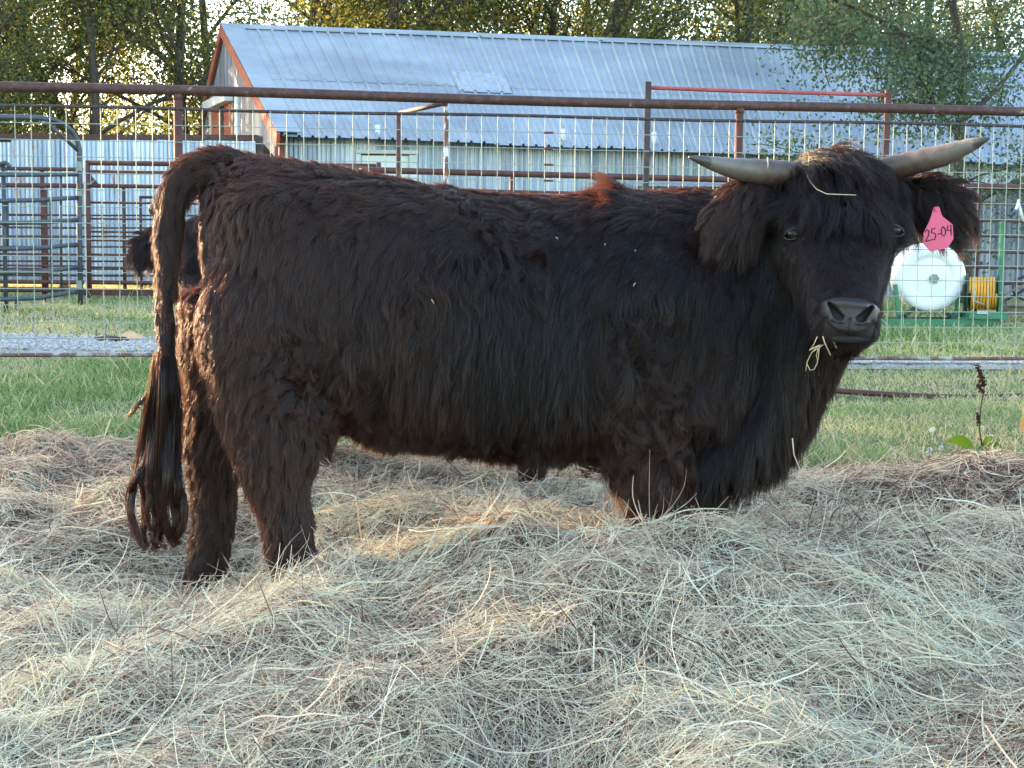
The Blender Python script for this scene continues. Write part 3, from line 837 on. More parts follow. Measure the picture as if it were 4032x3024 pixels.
def build_rear_corral():
    c = empty('rear_corral', Pd(2700, 1280, 14.2)); c.location.z = gz(14.2)
    tag(c, 'rusty pipe corral with long rails between the mesh fence and the barn', 'corral')
    da, db = 13.4, 14.9
    dd = lambda px: da + (db - da) * (px - 1400) / 2600
    yl = lambda px: 668 + 0.0265 * (px - 1400)
    pxa, pxb = 1180, 4400
    for off, w in ((0, 24), (70, 11), (142, 11), (206, 11), (272, 11), (336, 11), (400, 14)):
        pts = [Pd(px, yl(px) + off * (1 - 0.00002 * (px - 1400)), dd(px)) for px in np.linspace(pxa, pxb, 12)]
        pipe(c, 'rail', pts, w * 14 / F_PX / 2, M['rust_post'] if w > 20 else M['rust_pipe'])
    for (px, y0, w, mat) in ((2017, 690, 20, 'rust_post'), (3857, 735, 16, 'rust_post'), (3826, 930, 9, 'rust_pipe'), (1190, 655, 20, 'rust_post'), (4380, 740, 20, 'rust_post'), (2940, 705, 18, 'rust_post')):
        p = Pd(px, y0, dd(px) + .06); pipe(c, 'post', [p, Vector((p.x, p.y, gz(p.y) - .05))], w * 14 / F_PX / 2, M[mat])
    # tall frame with the bright red cross bar
    t = empty('red_bar_frame', Pd(2545, 1290, 13.2)); t.location.z = gz(13.2)
    tag(t, 'two tall square rusty posts joined by a bright red bar at the top', 'frame')
    a, b = Pd(2553, 322, 13.2), Pd(3497, 355, 13.7)
    for p, nm in ((a, 'square_post'), (b, 'square_post')):
        mb = MB(); mb.beam(p, Vector((p.x - .02, p.y, gz(p.y) - .05)), 0.052, 0.052, Vector((0, 1, 0))); mb.build(nm, M['dark_pipe'] if p is a else M['rust_post'], t)
    pipe(t, 'cross_bar', [Pd(2553, 345, 13.2), Pd(2900, 358, 13.4), Pd(3200, 366, 13.55), Pd(3497, 375, 13.7)], 0.0185, M['red_pipe'], 10)
    # pale worn pipe stand with an open pipe end
    s = empty('pipe_stand', Pd(1660, 1290, 13.0)); s.location.z = gz(13.0)
    tag(s, 'worn pipe stand with flaking paint and a slanting open-ended pipe on top', 'pipe stand')
    for (px, y0, m_) in ((1569, 452, 'rust_pipe'), (1757, 412, 'worn_pipe')):
        p = Pd(px, y0, 13.0); pipe(s, 'upright', [p, Vector((p.x, p.y, gz(13) - .05))], 0.0215, M[m_], 10)
    a, b = Pd(1575, 445, 13.6), Pd(1756, 405, 12.95)
    pipe(s, 'slanting_pipe', [a, b], 0.0225, M['rust_pipe'], 12)
    d_ = (b - a).normalized(); mb = MB(); mb.tube([b + d_ * 0.001, b + d_ * 0.003], 0.0165, 12); mb.build('bore_shade', M['shade_black'], s)  # dark disc on the capped pipe, painting in the shade of its bore
build_rear_corral()

# ------------------------------------------------------------------ sprayer skid
def build_skid():
    d = 13.6
    s = empty('sprayer_skid', Pd(3640, 1290, d)); s.location.z = gz(d)
    tag(s, 'green steel sprayer skid carrying a white round tank beside a hose reel', 'sprayer')
    k = d / F_PX
    # tank: a drum with its round end to the camera
    c = Pd(3665, 1093, d); r = 135 * k; ax = Vector((0.20, 1, 0.02)).normalized()
    side = ax.cross(Vector((0, 0, 1))).normalized(); up = side.cross(ax)
    prof = [(0.0, -0.012), (0.25, -0.010), (0.5, -0.006), (0.62, -0.004), (0.64, -0.014), (0.86, -0.012), (0.955, 0.0), (0.99, 0.022), (1.0, 0.05), (1.0, 0.35), (1.0, 0.36), (0.985, 0.37), (1, 0.38), (1.0, 0.9), (0.95, 1.0), (0.0, 1.02)]
    mb = MB(); n = 56
    for (rr, z) in prof:
        for i in range(n):
            a = i / n * 2 * math.pi
            mb.v.append(tuple(c + ax * z + (side * math.cos(a) + up * math.sin(a)) * r * max(rr, 0.002)))
    for j in range(len(prof) - 1):
        for i in range(n):
            mb.f.append((j * n + i, j * n + (i + 1) % n, (j + 1) * n + (i + 1) % n, (j + 1) * n + i))
    mb.build('tank', M['tank'], s, True)
    mb = MB(); cc = c + side * (10 * k) * -1 + up * (-2 * k)
    cc = Pd(3678, 1097, d - 0.03)
    mb.tube([cc + ax * 0.03, cc - ax * 0.006], 20 * k, 6); mb.tube([cc, cc - ax * 0.02], 10 * k, 6); mb.build('hex_plug', M['bolt'], s)
    gp = M['green_paint']
    def B(name, p0, p1, w, h_, mat=gp):
        mb = MB(); mb.beam(p0, p1, w, h_); mb.build(name, mat, s)
    zb = Pd(3665, 1271, d).z
    B('base_beam', Pd(3180, 1268, d - .12), Pd(3935, 1272, d - .12), .07, .068)
    B('base_beam', Pd(3180, 1262, d + .75), Pd(3935, 1262, d + .75), .07, .07)
    for px in (3545, 3755):
        B('cross_member', Pd(px, 1250, d - .10), Pd(px, 1244, d + .75), .05, .05, M['dark_green'])
    for (p0, p1) in (((3540, 1250), (3524, 1120)), ((3762, 1250), (3776, 1165))):
        B('saddle_leg', Pd(*p0, d - .02), Pd(*p1, d - .02), .04, .035)
    B('saddle_brace', Pd(3560, 1245, d - .02), Pd(3600, 1215, d + .05), .035, .03, M['dark_green'])
    B('saddle_brace', Pd(3745, 1247, d - .02), Pd(3715, 1225, d + .05), .035, .03, M['dark_green'])
    # raised deck for the reel
    B('reel_deck', Pd(3795, 1238, d - .06), Pd(3945, 1242, d - .06), .34, .055)
    B('upright_post', Pd(3947, 872, d + .05), Pd(3938, 1240, d + .05), .043, .043)
    B('reel_stand', Pd(3800, 1240, d - .08), Pd(3800, 1120, d - .08), .03, .03, M['dark_green'])
    B('reel_stand', Pd(3938, 1240, d - .12), Pd(3930, 1120, d - .12), .045, .045)
    # decal plate
    mb = MB(); mb.beam(Pd(3847, 1230, d - .245), Pd(3890, 1231, d - .245), .004, .022); mb.build('label_plate', M['white_trim'], s)
    # hose reel: a thing of its own standing on the deck
    hr = empty('hose_reel', Pd(3865, 1225, d - .1)); 
    tag(hr, 'yellow hose coiled on a dark green reel beside the white tank', 'hose reel')
    cR = Pd(3868, 1155, d - .1); axR = Vector((1, -0.28, 0.0)).normalized(); rr = 60 * k
    half = 50 * k
    for sgn, px in ((-1, 3808), (1, 3925)):
        q = cR + axR * sgn * (half + .016)
        mb = MB(); mb.tube([q - axR * .006, q + axR * .006], 72 * k, 26); mb.build('flange', M['dark_green'], hr)
    mb = MB(); mb.tube([cR - axR * (half + .05), cR + axR * (half + .05)], 0.02, 10); mb.build('axle', M['bolt'], hr)
    side2 = axR.cross(Vector((0, 0, 1))).normalized()
    pts = []; turns = 9
    for i in range(turns * 22 + 1):
        t = i / (turns * 22); a = t * turns * 2 * math.pi
        pts.append(cR + axR * half * (2 * t - 1) + (side2 * math.cos(a) + Vector((0, 0, 1)) * math.sin(a)) * rr)
    mb = MB(); mb.tube(pts, 0.0125, 7); mb.build('hose', M['hose'], hr, True)
    mb = MB(); mb.tube([cR - axR * half, cR + axR * half], rr - 0.008, 20); mb.build('drum', M['dark_green'], hr)
    mb = MB(); mb.tube([Pd(3832, 1135, d - .29), Pd(3838, 1160, d - .30), Pd(3836, 1185, d - .31)], 0.011, 7); mb.tube([Pd(3836, 1186, d - .31), Pd(3876, 1200, d - .33)], [.012, .006], 7)
    mb.build('spray_gun', M['bolt'], hr, True)
build_skid()

def build_junk():
    # boards and black pipes leaning by the corral, at the right border
    d = 14.3
    p0 = Pd(3935, 1152, d); p1 = Pd(4110, 1060, d + .2)
    for i, (a, b, m_, r, nm, lb, ct) in enumerate((
        ((3950, 1160), (4120, 1085), 'old_wood', .014, 'leaning_stick', 'pale weathered stick leaning by the green skid', 'stick'),
        ((3945, 1190), (4150, 1075), 'black_rubber', .016, 'black_pipe', 'straight black plastic pipe leaning beside the green sprayer skid', 'pipe'))):
        mb = MB(); mb.tube([Pd(*a, d + .1 * i), Pd(*b, d + .3 + .1 * i)], r, 8); o = mb.build(nm, M[m_], None, True); tag(o, lb, ct)
    mb = MB(); c = Pd(4050, 1135, d + .1)
    mb.tube([c + Vector((math.cos(a) * .16, .03 * math.sin(a), math.sin(a) * .12)) for a in np.linspace(0, 6.2832, 28)], 0.014, 7, False)
    o = mb.build('coiled_hose', M['black_rubber'], None, True); tag(o, 'coil of black hose hanging low beside the corral rails', 'hose')
    mb = MB(); mb.beam(Pd(3955, 1192, d - .1), Pd(4140, 1200, d), .09, .045); o = mb.build('plank', M['old_wood']); tag(o, 'weathered grey plank resting low beside the green skid', 'plank')
    mb = MB(); mb.beam(Pd(3955, 1222, d), Pd(4150, 1226, d + .1), .1, .09); o = mb.build('timber_block', M['old_wood']); tag(o, 'thick old timber lying under the grey plank on the grass', 'timber')
    # white and blue hose fitting tied to the fence wire
    w = empty('hose_fitting', fpt(4005, 860, .05)); tag(w, 'white and pale blue hose fitting hooked on the fence wire', 'hose fitting')
    mb = MB(); mb.tube([fpt(4030, 872, .055), fpt(4022, 840, .055), fpt(4014, 812, .055), fpt(4008, 790, .055)], [.008, .009, .009, .005], 8); mb.build('white_tube', M['white_trim'], w, True)
    mb = MB(); mb.tube([fpt(3996, 838, .055), fpt(4004, 815, .055), fpt(4012, 785, .055)], [.008, .01, .006], 8); mb.build('nozzle', M['white_trim'], w, True)
    mb = MB(); mb.tube([fpt(3992, 842, .056), fpt(3999, 826, .056)], .011, 8); mb.build('blue_cap', M['blue_plastic'], w, True)
    # orange-tinted rock on the gravel
    bm = bmesh.new(); bmesh.ops.create_icosphere(bm, subdivisions=2, radius=1)
    for v in bm.verts:
        q = N3(np.array([[v.co.x * 1.3 + 5, v.co.y * 1.3, v.co.z * 1.3]]))[0]; v.co *= 1 + 0.3 * q
        v.co.x *= 0.10; v.co.y *= .08; v.co.z *= .055
    me = bpy.data.meshes.new('rock'); bm.to_mesh(me); bm.free()
    rk = link('rock', me, noisy_mat('rock', [(0.3, srgb(190, 140, 96)), (0.7, srgb(214, 176, 136))], 12, 0.8)); p = ground_at(512, 1362); rk.location = (p.x, p.y, gz(p.y) + .06)
    tag(rk, 'single tan rock lying at the edge of the pale gravel', 'rock')
    bm = bmesh.new(); bmesh.ops.create_icosphere(bm, subdivisions=3, radius=1)
    for v in bm.verts:
        q = N2(np.array([[v.co.x * 2 + 5, v.co.y * 2, v.co.z * 2]]))[0]; v.co *= 1 + 0.35 * q
        v.co.x *= 0.16; v.co.y *= .13; v.co.z *= .035
    me = bpy.data.meshes.new('dung_pat'); bm.to_mesh(me); bm.free()
    rk = link('dung_pat', me, noisy_mat('dung', [(0.3, srgb(40, 32, 26)), (0.7, srgb(62, 50, 40))], 20, 0.9)); p = ground_at(455, 1366); rk.location = (p.x, p.y, gz(p.y) + .05)
    tag(rk, 'flat dark dung pat on the gravel beside the tan rock', 'dung')
build_junk()

def build_right_wall():
    # grey corrugated lean-to behind the sprayer
    A = Pd(2500, 800, 18.8); B = Pd(4700, 820, 18.8)
    w = empty('grey_lean_to', (A.x * .5 + B.x * .5, 18.8, gz(18.8)))
    tag(w, 'dull grey corrugated lean-to wall behind the hose reel', 'shed')
    N = Vector((0, -1))
    zt = Pd(3900, 745, 18.8).z
    corr_wall(w, v2(A), v2(B), lambda s: gz(18.8) - .05, lambda s: zt, N, M['grey_siding'], 0.8, 0.07, 0.014, 0.01)
    mb = MB(); mb.add([v3(v2(A) + Vector((0, -.15)), zt), v3(v2(B) + Vector((0, -.15)), zt), v3(v2(B) + Vector((0, 1.4)), zt + .18), v3(v2(A) + Vector((0, 1.4)), zt + .18)], [(0, 1, 2, 3)])
    mb.build('roof_sheet', M['grey_siding'], w)
build_right_wall()
# ------------------------------------------------------------------ trees
def tree_proto(name, seed, height, spread, base_h, leaf, n_leaf, tw=0.16, leafmat='leaf', droop=0.0, per_tip=1):
    rs = random.Random(seed); rg = np.random.default_rng(seed)
    wood = MB(); tips = []
    def grow(p, d, L, r, lvl):
        n = 5; pts = [p.copy()]; rad = [r]; cur = p.copy(); dr = d.copy()
        for i in range(n):
            dr = (dr + Vector((rs.gauss(0, .13), rs.gauss(0, .13), rs.gauss(0.03 - droop * (lvl >= 2), .09)))).normalized()
            cur = cur + dr * (L / n); pts.append(cur.copy()); rad.append(max(r * (1 - 0.55 * (i + 1) / n), 0.006))
        wood.tube(pts, rad, 8 if lvl == 0 else (6 if lvl == 1 else 4), lvl == 0)
        if lvl >= 2:
            for q in pts[2:]: tips.append(tuple(q))
        if lvl == 3: return
        nb = (9, 6, 5)[lvl]
        for k in range(nb):
            t = (base_h / height if lvl == 0 else 0.25) + (1 - (base_h / height if lvl == 0 else 0.25)) * (k + rs.random()) / nb
            i = min(int(t * n), n - 1); q = pts[i].lerp(pts[i + 1], t * n - i)
            az = rs.random() * 6.283 if lvl == 0 else rs.random() * 6.283
            out = Vector((math.cos(az), math.sin(az), rs.uniform(-0.1, 0.7) - droop))
            nd = (dr * (0.35 if lvl == 0 else 0.7) + out * 0.9).normalized()
            grow(q, nd, (spread if lvl == 0 else L * 0.55) * rs.uniform(0.6, 1.1) * (1.1 - 0.5 * t if lvl == 0 else 1), rad[i] * 0.5, lvl + 1)
    grow(Vector((0, 0, -0.3)), Vector((rs.gauss(0, .05), rs.gauss(0, .05), 1)).normalized(), height * 0.85, tw, 0)
    root = empty(name)
    tr = wood.build('trunk', M['bark'], root, True)
    T = np.array(tips)
    idx = rg.integers(0, len(T), n_leaf)
    # uneven density: some tips hold many leaves, some almost none
    wgt = rg.random(len(T)) ** 1.5; wgt /= wgt.sum()
    idx = rg.choice(len(T), n_leaf, p=wgt)
    C = T[idx] + rg.normal(0, 1, (n_leaf, 3)) * np.array([0.34, 0.34, 0.28]) * (height / 10) ** 0.5
    a = rg.normal(0, 1, (n_leaf, 3)); a[:, 2] -= 0.4; a /= np.linalg.norm(a, axis=1, keepdims=True)
    b = rg.normal(0, 1, (n_leaf, 3)); b -= a * (a * b).sum(1, keepdims=True); b /= np.linalg.norm(b, axis=1, keepdims=True)
    s = leaf * rg.uniform(0.6, 1.25, n_leaf)[:, None]
    V = np.stack([C - a * s * .5, C + b * s * .32 - a * s * 0.05, C + a * s * .6, C - b * s * .32 - a * s * 0.05], 1).reshape(-1, 3)
    F = (np.arange(n_leaf)[:, None] * 4 + np.arange(4)[None])
    cr = link('crown', np_mesh('crown', V, F), M[leafmat], root)
    cr['kind'] = 'stuff'
    return root
def place_tree(root, x, y, rz, s, label, group, first):
    if first:
        o = root; kids = list(root.children)
    else:
        o = root.copy(); COL.objects.link(o); kids = []
        for ch in root.children:
            c = ch.copy(); COL.objects.link(c); c.parent = o; kids.append(c)
    o.location = (x, y, gz(y) - 0.05); o.rotation_euler = (0, 0, rz); o.scale = (s, s, s)
    tag(o, label, 'tree', group)
    return o
def build_trees():
    protos = [tree_proto('broadleaf_tree', 21, 10.5, 4.0, 1.0, 0.092, 12000, 0.14),
              tree_proto('broadleaf_tree', 22, 11.5, 3.8, 1.6, 0.09, 11500, 0.15),
              tree_proto('broadleaf_tree', 23, 9.5, 4.1, 0.7, 0.09, 12000, 0.12)]
    used = [False] * 3
    def put(k, px, d, rz, s, label, group):
        p = Pd(px, 1000, d)
        place_tree(protos[k], p.x, d, rz, s, label, group, not used[k]); used[k] = True
    gl = ('backlit yellow-green tree growing beyond the corrugated shed', 'trees beyond the shed')
    put(0, 30, 30, 0.3, 0.95, *gl); put(2, 330, 27.5, 2.1, 0.9, *gl); put(1, 560, 33, 4.0, 1.0, *gl); put(2, 760, 30, 5.2, 1.0, *gl)
    put(0, 880, 31, 3.1, .95, *gl); put(2, 1060, 34, 0.2, 1.05, *gl); put(2, 180, 36, 1.2, 1.1, *gl); put(0, -380, 29, 2.4, 1.0, *gl)
    gb = ('dark leafy tree rising behind the barn roof', 'trees behind the barn')
    put(1, 1120, 36, 0.5, 1.05, *gb); put(0, 1480, 38, 1.6, 1.1, *gb); put(2, 1800, 35, 2.9, 1.1, *gb); put(1, 2150, 37, 3.4, 1.0, *gb)
    put(0, 2480, 39, 4.4, 1.1, *gb); put(2, 2820, 36, 0.9, 1.1, *gb); put(1, 3250, 38, 5.1, 1.05, *gb); put(0, 3680, 36, 2.2, 1.1, *gb); put(2, 4080, 38, 3.3, 1.1, *gb)
    put(1, 4500, 37, 1.1, 1.0, *gb)
    for i, px in enumerate((960, 1260, 1620, 1930, 2060, 2380, 2650, 3000, 3450)): put((i + 1) % 3, px, 33 + 2.2 * (i % 3), 1.9 * i, 1.12, *gb)
    # far second row closes the low gaps
    gf = ('distant tree of the second row seen through gaps in the others', 'second row of trees')
    for i, px in enumerate((620, 1180, 2000, 2750, 3950)):
        put(i % 3, px, 46 + 3 * (i % 2), 0.7 * i, 1.05 + 0.1 * (i % 3), *gf)
    # near tree in front of the barn
    near = tree_proto('elm_tree', 41, 6.6, 2.5, 1.2, 0.056, 38000, 0.09, 'leaf_near', droop=0.16)
    p = Pd(3830, 1000, 17.2); place_tree(near, p.x, 17.2, 0.4, 1.0, 'green elm with small drooping leaves in front of the barn roof', None, True)
    # trees added, mostly out of view, to block and slot the low sun
    gw = ('added shade tree past the grey bow gate, blocking the low sun', 'added shade trees')
    for i, (x, y, s) in enumerate(SUN_BLOCKERS):
        place_tree(protos[i % 3], x, y, 1.3 * i, s, *gw, False)
SUN_BLOCKERS = [(-13.5, 12.5, .36), (-15, 15, .41), (-16.5, 17.5, .48), (-14.5, 18.8, .46), (-12.5, 10, .46), (-17.5, 14, .45), (-18.5, 20, .54), (-11.5, 14.5, .36), (-13, 7.5, .5), (-11.8, 11.6, .34), (-14.2, 10.6, .5), (-12.5, 21, .5), (-15.5, 22.5, .55), (-10.5, 9.2, .33), (-12, 13.6, .35), (-10.6, 12.2, .27), (-13, 15.8, .38), (-9.5, 10.4, .25), (-11.2, 17.2, .42), (-11, 26.8, .6), (-9.2, 12.6, .29), (-8.6, 9.0, .22), (-10.5, 19.5, .42), (-9.0, 15.0, .32),
             (-18, 25.5, 1.0), (-14, 28, 1.0), (-21, 30, 1.05), (-12, 29.5, .95), (-14.5, 32.5, 1.0), (-17.5, 35, 1.05), (-11.5, 32, .9)]
build_trees()

def build_weed():
    base = ground_at(3860, 1775)
    d = base.y
    w = empty('dock_weed', base)
    tag(w, 'dead brown seed stalk of a dock weed with green leaves at its base', 'weed')
    mst = noisy_mat('weed_stem', [(0.3, srgb(74, 56, 44)), (0.7, srgb(98, 74, 58))], 20, 0.8)
    msd = noisy_mat('weed_seed', [(0.3, srgb(58, 36, 28)), (0.7, srgb(84, 52, 40))], 40, 0.9)
    mlf = leaf_mat('weed_leaf', [(0, srgb(74, 104, 44)), (1, srgb(110, 138, 60))], 0.35)
    path = [(3868, 1760), (3856, 1690), (3862, 1600), (3872, 1550), (3876, 1520), (3862, 1480), (3848, 1438)]
    mb = MB(); mb.tube([Pd(px, py, d) for px, py in path], [.004, .0035, .003, .003, .0025, .002, .0012], 6); mb.build('stem', mst, w, True)
    def cluster(a, b, n, sp):
        mb = MB()
        for i in range(n):
            t = random.random(); px = a[0] + (b[0] - a[0]) * t + random.gauss(0, sp); py = a[1] + (b[1] - a[1]) * t + random.gauss(0, 3)
            mb.box(Pd(px, py, d + random.gauss(0, .006)), [random.uniform(.004, .009) for _ in range(3)], Matrix.Rotation(random.random() * 3, 3, 'X') @ Matrix.Rotation(random.random() * 3, 3, 'Z'))
        mb.build('seed_head', msd, w)['kind'] = 'stuff'
    cluster((3874, 1520), (3848, 1440), 110, 5); cluster((3868, 1545), (3850, 1515), 45, 5); cluster((3854, 1670), (3850, 1628), 40, 4)
    def leafm(pts, wid):
        mb = MB(); n = len(pts)
        for i, (px, py, dd) in enumerate(pts):
            c = Pd(px, py, d + dd); t = i / (n - 1); wv = wid * math.sin(math.pi * (0.08 + 0.9 * t)) ** .8
            up = Vector((0.1, -0.3, 1)).normalized()
            mb.v += [tuple(c + up * wv + Vector((0, -.006, 0))), tuple(c), tuple(c - up * wv + Vector((0, -.006, 0)))]
        for i in range(n - 1):
            for k in (0, 1): mb.f.append((3 * i + k, 3 * i + k + 1, 3 * i + k + 4, 3 * i + k + 3))
        mb.build('leaf', mlf, w, True)
    leafm([(3840, 1775, 0), (3815, 1752, -.02), (3785, 1735, -.03), (3755, 1730, -.05), (3722, 1738, -.06)], .030)
    leafm([(3850, 1775, 0), (3868, 1745, .01), (3895, 1728, .0), (3915, 1722, .02)], .022)
    leafm([(3860, 1780, 0), (3890, 1760, -.02), (3920, 1752, -.02), (3940, 1760, -.03)], .024)
    leafm([(3850, 1785, 0), (3845, 1750, .03), (3850, 1730, .03)], .018)
    leafm([(3865, 1790, 0), (3900, 1785, -.03), (3930, 1792, -.04)], .02)
    mw = noisy_mat('white_petal', [(0.3, srgb(220, 222, 224)), (0.7, srgb(236, 238, 238))], 5, 0.7, bstr=0)
    for i, (px, py) in enumerate(((3668, 1694), (3675, 1690), (3868, 1684), (3706, 1765), (3655, 1785), (3662, 1770), (3520, 1795), (3905, 1720))):
        b_ = ground_at(px, py + 22); mb = MB(); q = Pd(px, py, b_.y)
        mb.tube([b_, q], .0012, 4)
        for k in range(6):
            a = k / 6 * 6.283; c = q + Vector((math.cos(a) * .008, 0, math.sin(a) * .008)); mb.box(c, (.008, .003, .008))
        o = mb.build('white_flower', mw); tag(o, 'tiny white flower in the grass near the dock weed', 'flower', 'white flowers near the weed')
build_weed()
# ------------------------------------------------------------------ the bull
BA = Vector(((770 - CX) / F_PX * 4.0, 4.0)); BB = Vector(((3250 - CX) / F_PX * 4.4, 4.4))
BU = (BB - BA).normalized(); BN = Vector((BU.y, -BU.x))         # BN: side towards the camera
BU3 = Vector((BU.x, BU.y, 0)); BN3 = Vector((BN.x, BN.y, 0)); UPZ = Vector((0, 0, 1))
def Pc(px, py, v=0.0): return Pplane(px, py, BA, BN, v)
TORSO, LEG, TAIL, NECK, HEAD, EAR_L, EAR_R, CHIN, THROAT = range(9)
class Body:
    def __init__(s):
        s.v = []; s.f = []; s.att = []      # att: flow xyz, len, lift, grav, label
    def loft(s, rings, label, m=6, n=26, power=2.0, flow=None):
        """rings: (centre, half vector A, half vector B, len, lift, grav)"""
        arr = np.array([list(r[0]) + list(r[1]) + list(r[2]) + [r[3], r[4], r[5]] for r in rings], float)
        k = len(arr); out = []
        for i in range(k - 1):
            p0, p1, p2, p3 = arr[max(i - 1, 0)], arr[i], arr[i + 1], arr[min(i + 2, k - 1)]
            for j in range(m):
                t = j / m
                out.append(0.5 * ((2 * p1) + (-p0 + p2) * t + (2 * p0 - 5 * p1 + 4 * p2 - p3) * t * t + (-p0 + 3 * p1 - 3 * p2 + p3) * t ** 3))
        out.append(arr[-1]); out = np.array(out)
        tang = np.gradient(out[:, :3], axis=0); tang /= np.linalg.norm(tang, axis=1, keepdims=True) + 1e-9
        o = len(s.v)
        ang = np.arange(n) / n * 2 * math.pi
        ca = np.sign(np.cos(ang)) * np.abs(np.cos(ang)) ** (2 / power); sa = np.sign(np.sin(ang)) * np.abs(np.sin(ang)) ** (2 / power)
        for i, r in enumerate(out):
            for q in range(n):
                s.v.append(r[:3] + r[3:6] * ca[q] + r[6:9] * sa[q])
                fl = tang[i] if flow is None else flow
                s.att.append([*fl, max(r[9], .004), r[10], r[11], label])
        for i in range(len(out) - 1):
            for q in range(n):
                s.f.append((o + i * n + q, o + i * n + (q + 1) % n, o + (i + 1) * n + (q + 1) % n, o + (i + 1) * n + q))
        s.f.append(tuple(o + q for q in range(n))[::-1]); s.f.append(tuple(o + (len(out) - 1) * n + q for q in range(n)))
PXM = 4.1 / F_PX
def build_bull():
    B = Body()
    # torso: px, top, bottom, half width, hair length, lift
    T = [(815, 770, 1050, .07, .05), (838, 705, 1200, .13, .05), (895, 655, 1400, .20, .06), (1000, 630, 1520, .255, .07), (1200, 655, 1620, .285, .08),
         (1500, 712, 1700, .32, .095), (1900, 775, 1745, .335, .105), (2300, 785, 1765, .33, .11), (2600, 770, 1750, .30, .11), (2820, 800, 1720, .26, .11), (2990, 900, 1690, .2, .11), (3100, 1060, 1560, .13, .11)]
    rings = []
    for (px, t, b, hw, ln) in T:
        a, c = Pc(px, t), Pc(px, b)
        rings.append(((a + c) / 2, (a - c) / 2, BN3 * hw, ln * 1.5, .27, .6))
    B.loft(rings, TORSO, 5, 36, 2.25)
    def limb(pts, label, n=20):
        """pts: px, py, v, radius along, radius across, len, lift"""
        B.loft([(Pc(px, py, v), BU3 * ra, BN3 * rb, ln, lf, .35) for (px, py, v, ra, rb, ln, lf) in pts], label, 5, n)
    # near hind leg
    limb([(1100, 880, .12, .07, .06, .07, .4), (1070, 1100, .15, .16, .11, .07, .4), (1070, 1300, .17, .19, .12, .075, .4), (1090, 1520, .18, .165, .105, .08, .45), (1105, 1720, .185, .120, .085, .085, .45), (1100, 1880, .19, .078, .065, .075, .5),
          (1125, 2020, .19, .060, .054, .07, .55), (1150, 2160, .19, .053, .049, .06, .55), (1172, 2300, .19, .050, .048, .045, .5), (1180, 2420, .19, .048, .048, .03, .4)], LEG)
    # far hind leg
    limb([(960, 1150, -.13, .17, .12, .06, .4), (900, 1400, -.16, .13, .11, .07, .4), (868, 1620, -.17, .09, .08, .08, .45), (850, 1780, -.175, .068, .062, .075, .5), (845, 1920, -.18, .056, .052, .06, .55),
          (835, 2080, -.18, .050, .047, .055, .55), (812, 2230, -.18, .047, .046, .05, .5), (793, 2330, -.18, .045, .046, .035, .45)], LEG)
    # near fore leg
    B.loft([(Pc(2600, 900, .10), BU3 * .12, BN3 * .10, .12, .3, .5), (Pc(2570, 1050, .20), BU3 * .19, BN3 * .115, .13, .3, .5), (Pc(2540, 1220, .22), BU3 * .18, BN3 * .11, .13, .3, .5), (Pc(2520, 1380, .18), BU3 * .13, BN3 * .09, .13, .3, .5)], TORSO, 4, 20)
    B.loft([(Pc(1080, 700, .08), BU3 * .09, BN3 * .08, .08, .3, .5), (Pc(1060, 780, .17), BU3 * .11, BN3 * .085, .09, .3, .5), (Pc(1040, 900, .17), BU3 * .10, BN3 * .08, .09, .3, .5)], TORSO, 4, 18)
    limb([(2520, 1350, .17, .17, .10, .11, .4), (2530, 1580, .18, .145, .10, .15, .42), (2550, 1760, .18, .115, .09, .15, .42), (2570, 1920, .18, .082, .068, .12, .45), (2580, 2060, .18, .054, .052, .06, .5),
          (2585, 2250, .18, .048, .046, .05, .5), (2585, 2420, .18, .05, .05, .03, .4)], LEG)
    # far fore leg
    limb([(2720, 1450, -.15, .14, .10, .10, .4), (2750, 1700, -.15, .10, .085, .10, .45), (2770, 1900, -.15, .065, .06, .07, .5), (2775, 2050, -.15, .055, .052, .06, .5), (2780, 2240, -.15, .046, .046, .05, .5), (2780, 2370, -.15, .05, .05, .03, .4)], LEG)
    # tail
    tl = [(960, 690, .052, .055, .3), (845, 662, .046, .055, .38), (755, 680, .038, .055, .40), (695, 748, .036, .058, .40), (668, 870, .030, .055, .36), (656, 1080, .024, .05, .30), (651, 1300, .019, .06, .24), (648, 1500, .018, .11, .20), (645, 1660, .015, .18, .15), (642, 1760, .010, .20, .12)]
    rr = []
    for i, (px, py, r, ln, lf) in enumerate(tl):
        p0 = Vector(tl[max(i - 1, 0)][:2]); p1 = Vector(tl[min(i + 1, len(tl) - 1)][:2])
        tv = (Pc(*p1) - Pc(*p0)).normalized(); nv = tv.cross(BN3).normalized()
        rr.append((Pc(px, py), nv * r, BN3 * r, ln, lf, .5))
    B.loft(rr, TAIL, 6, 14)
    # neck
    nk = [(Pc(2650, 1200, .0), .34, .25, .11), (Pc(2850, 1170, .03), .31, .225, .13), (Pd(3040, 1080, 4.24), .25, .19, .13), (Pd(3190, 980, 4.16), .20, .15, .12), (Pd(3270, 880, 4.12), .15, .12, .10)]
    B.loft([(c, UPZ * hh, BN3 * hw, ln, .35, .9) for (c, hh, hw, ln) in nk], NECK, 5, 26, 2.0)
    # throat and brisket
    th = [(Pd(3255, 1180, 4.06), .085, .09, .09), (Pd(3200, 1330, 4.10), .095, .10, .08), (Pd(3130, 1470, 4.14), .10, .115, .085), (Pd(3060, 1590, 4.16), .098, .12, .10), (Pd(2930, 1725, 4.18), .095, .13, .15), (Pd(2790, 1810, 4.2), .07, .12, .16)]
    B.loft([(c, BU3 * a, BN3 * b, ln, .35, 1.0) for (c, a, b, ln) in th], THROAT, 5, 22)
    # head
    H0, H1 = Pd(3305, 668, 4.10), Pd(3352, 1205, 3.74)
    hax = (H1 - H0); yaw = math.radians(5)
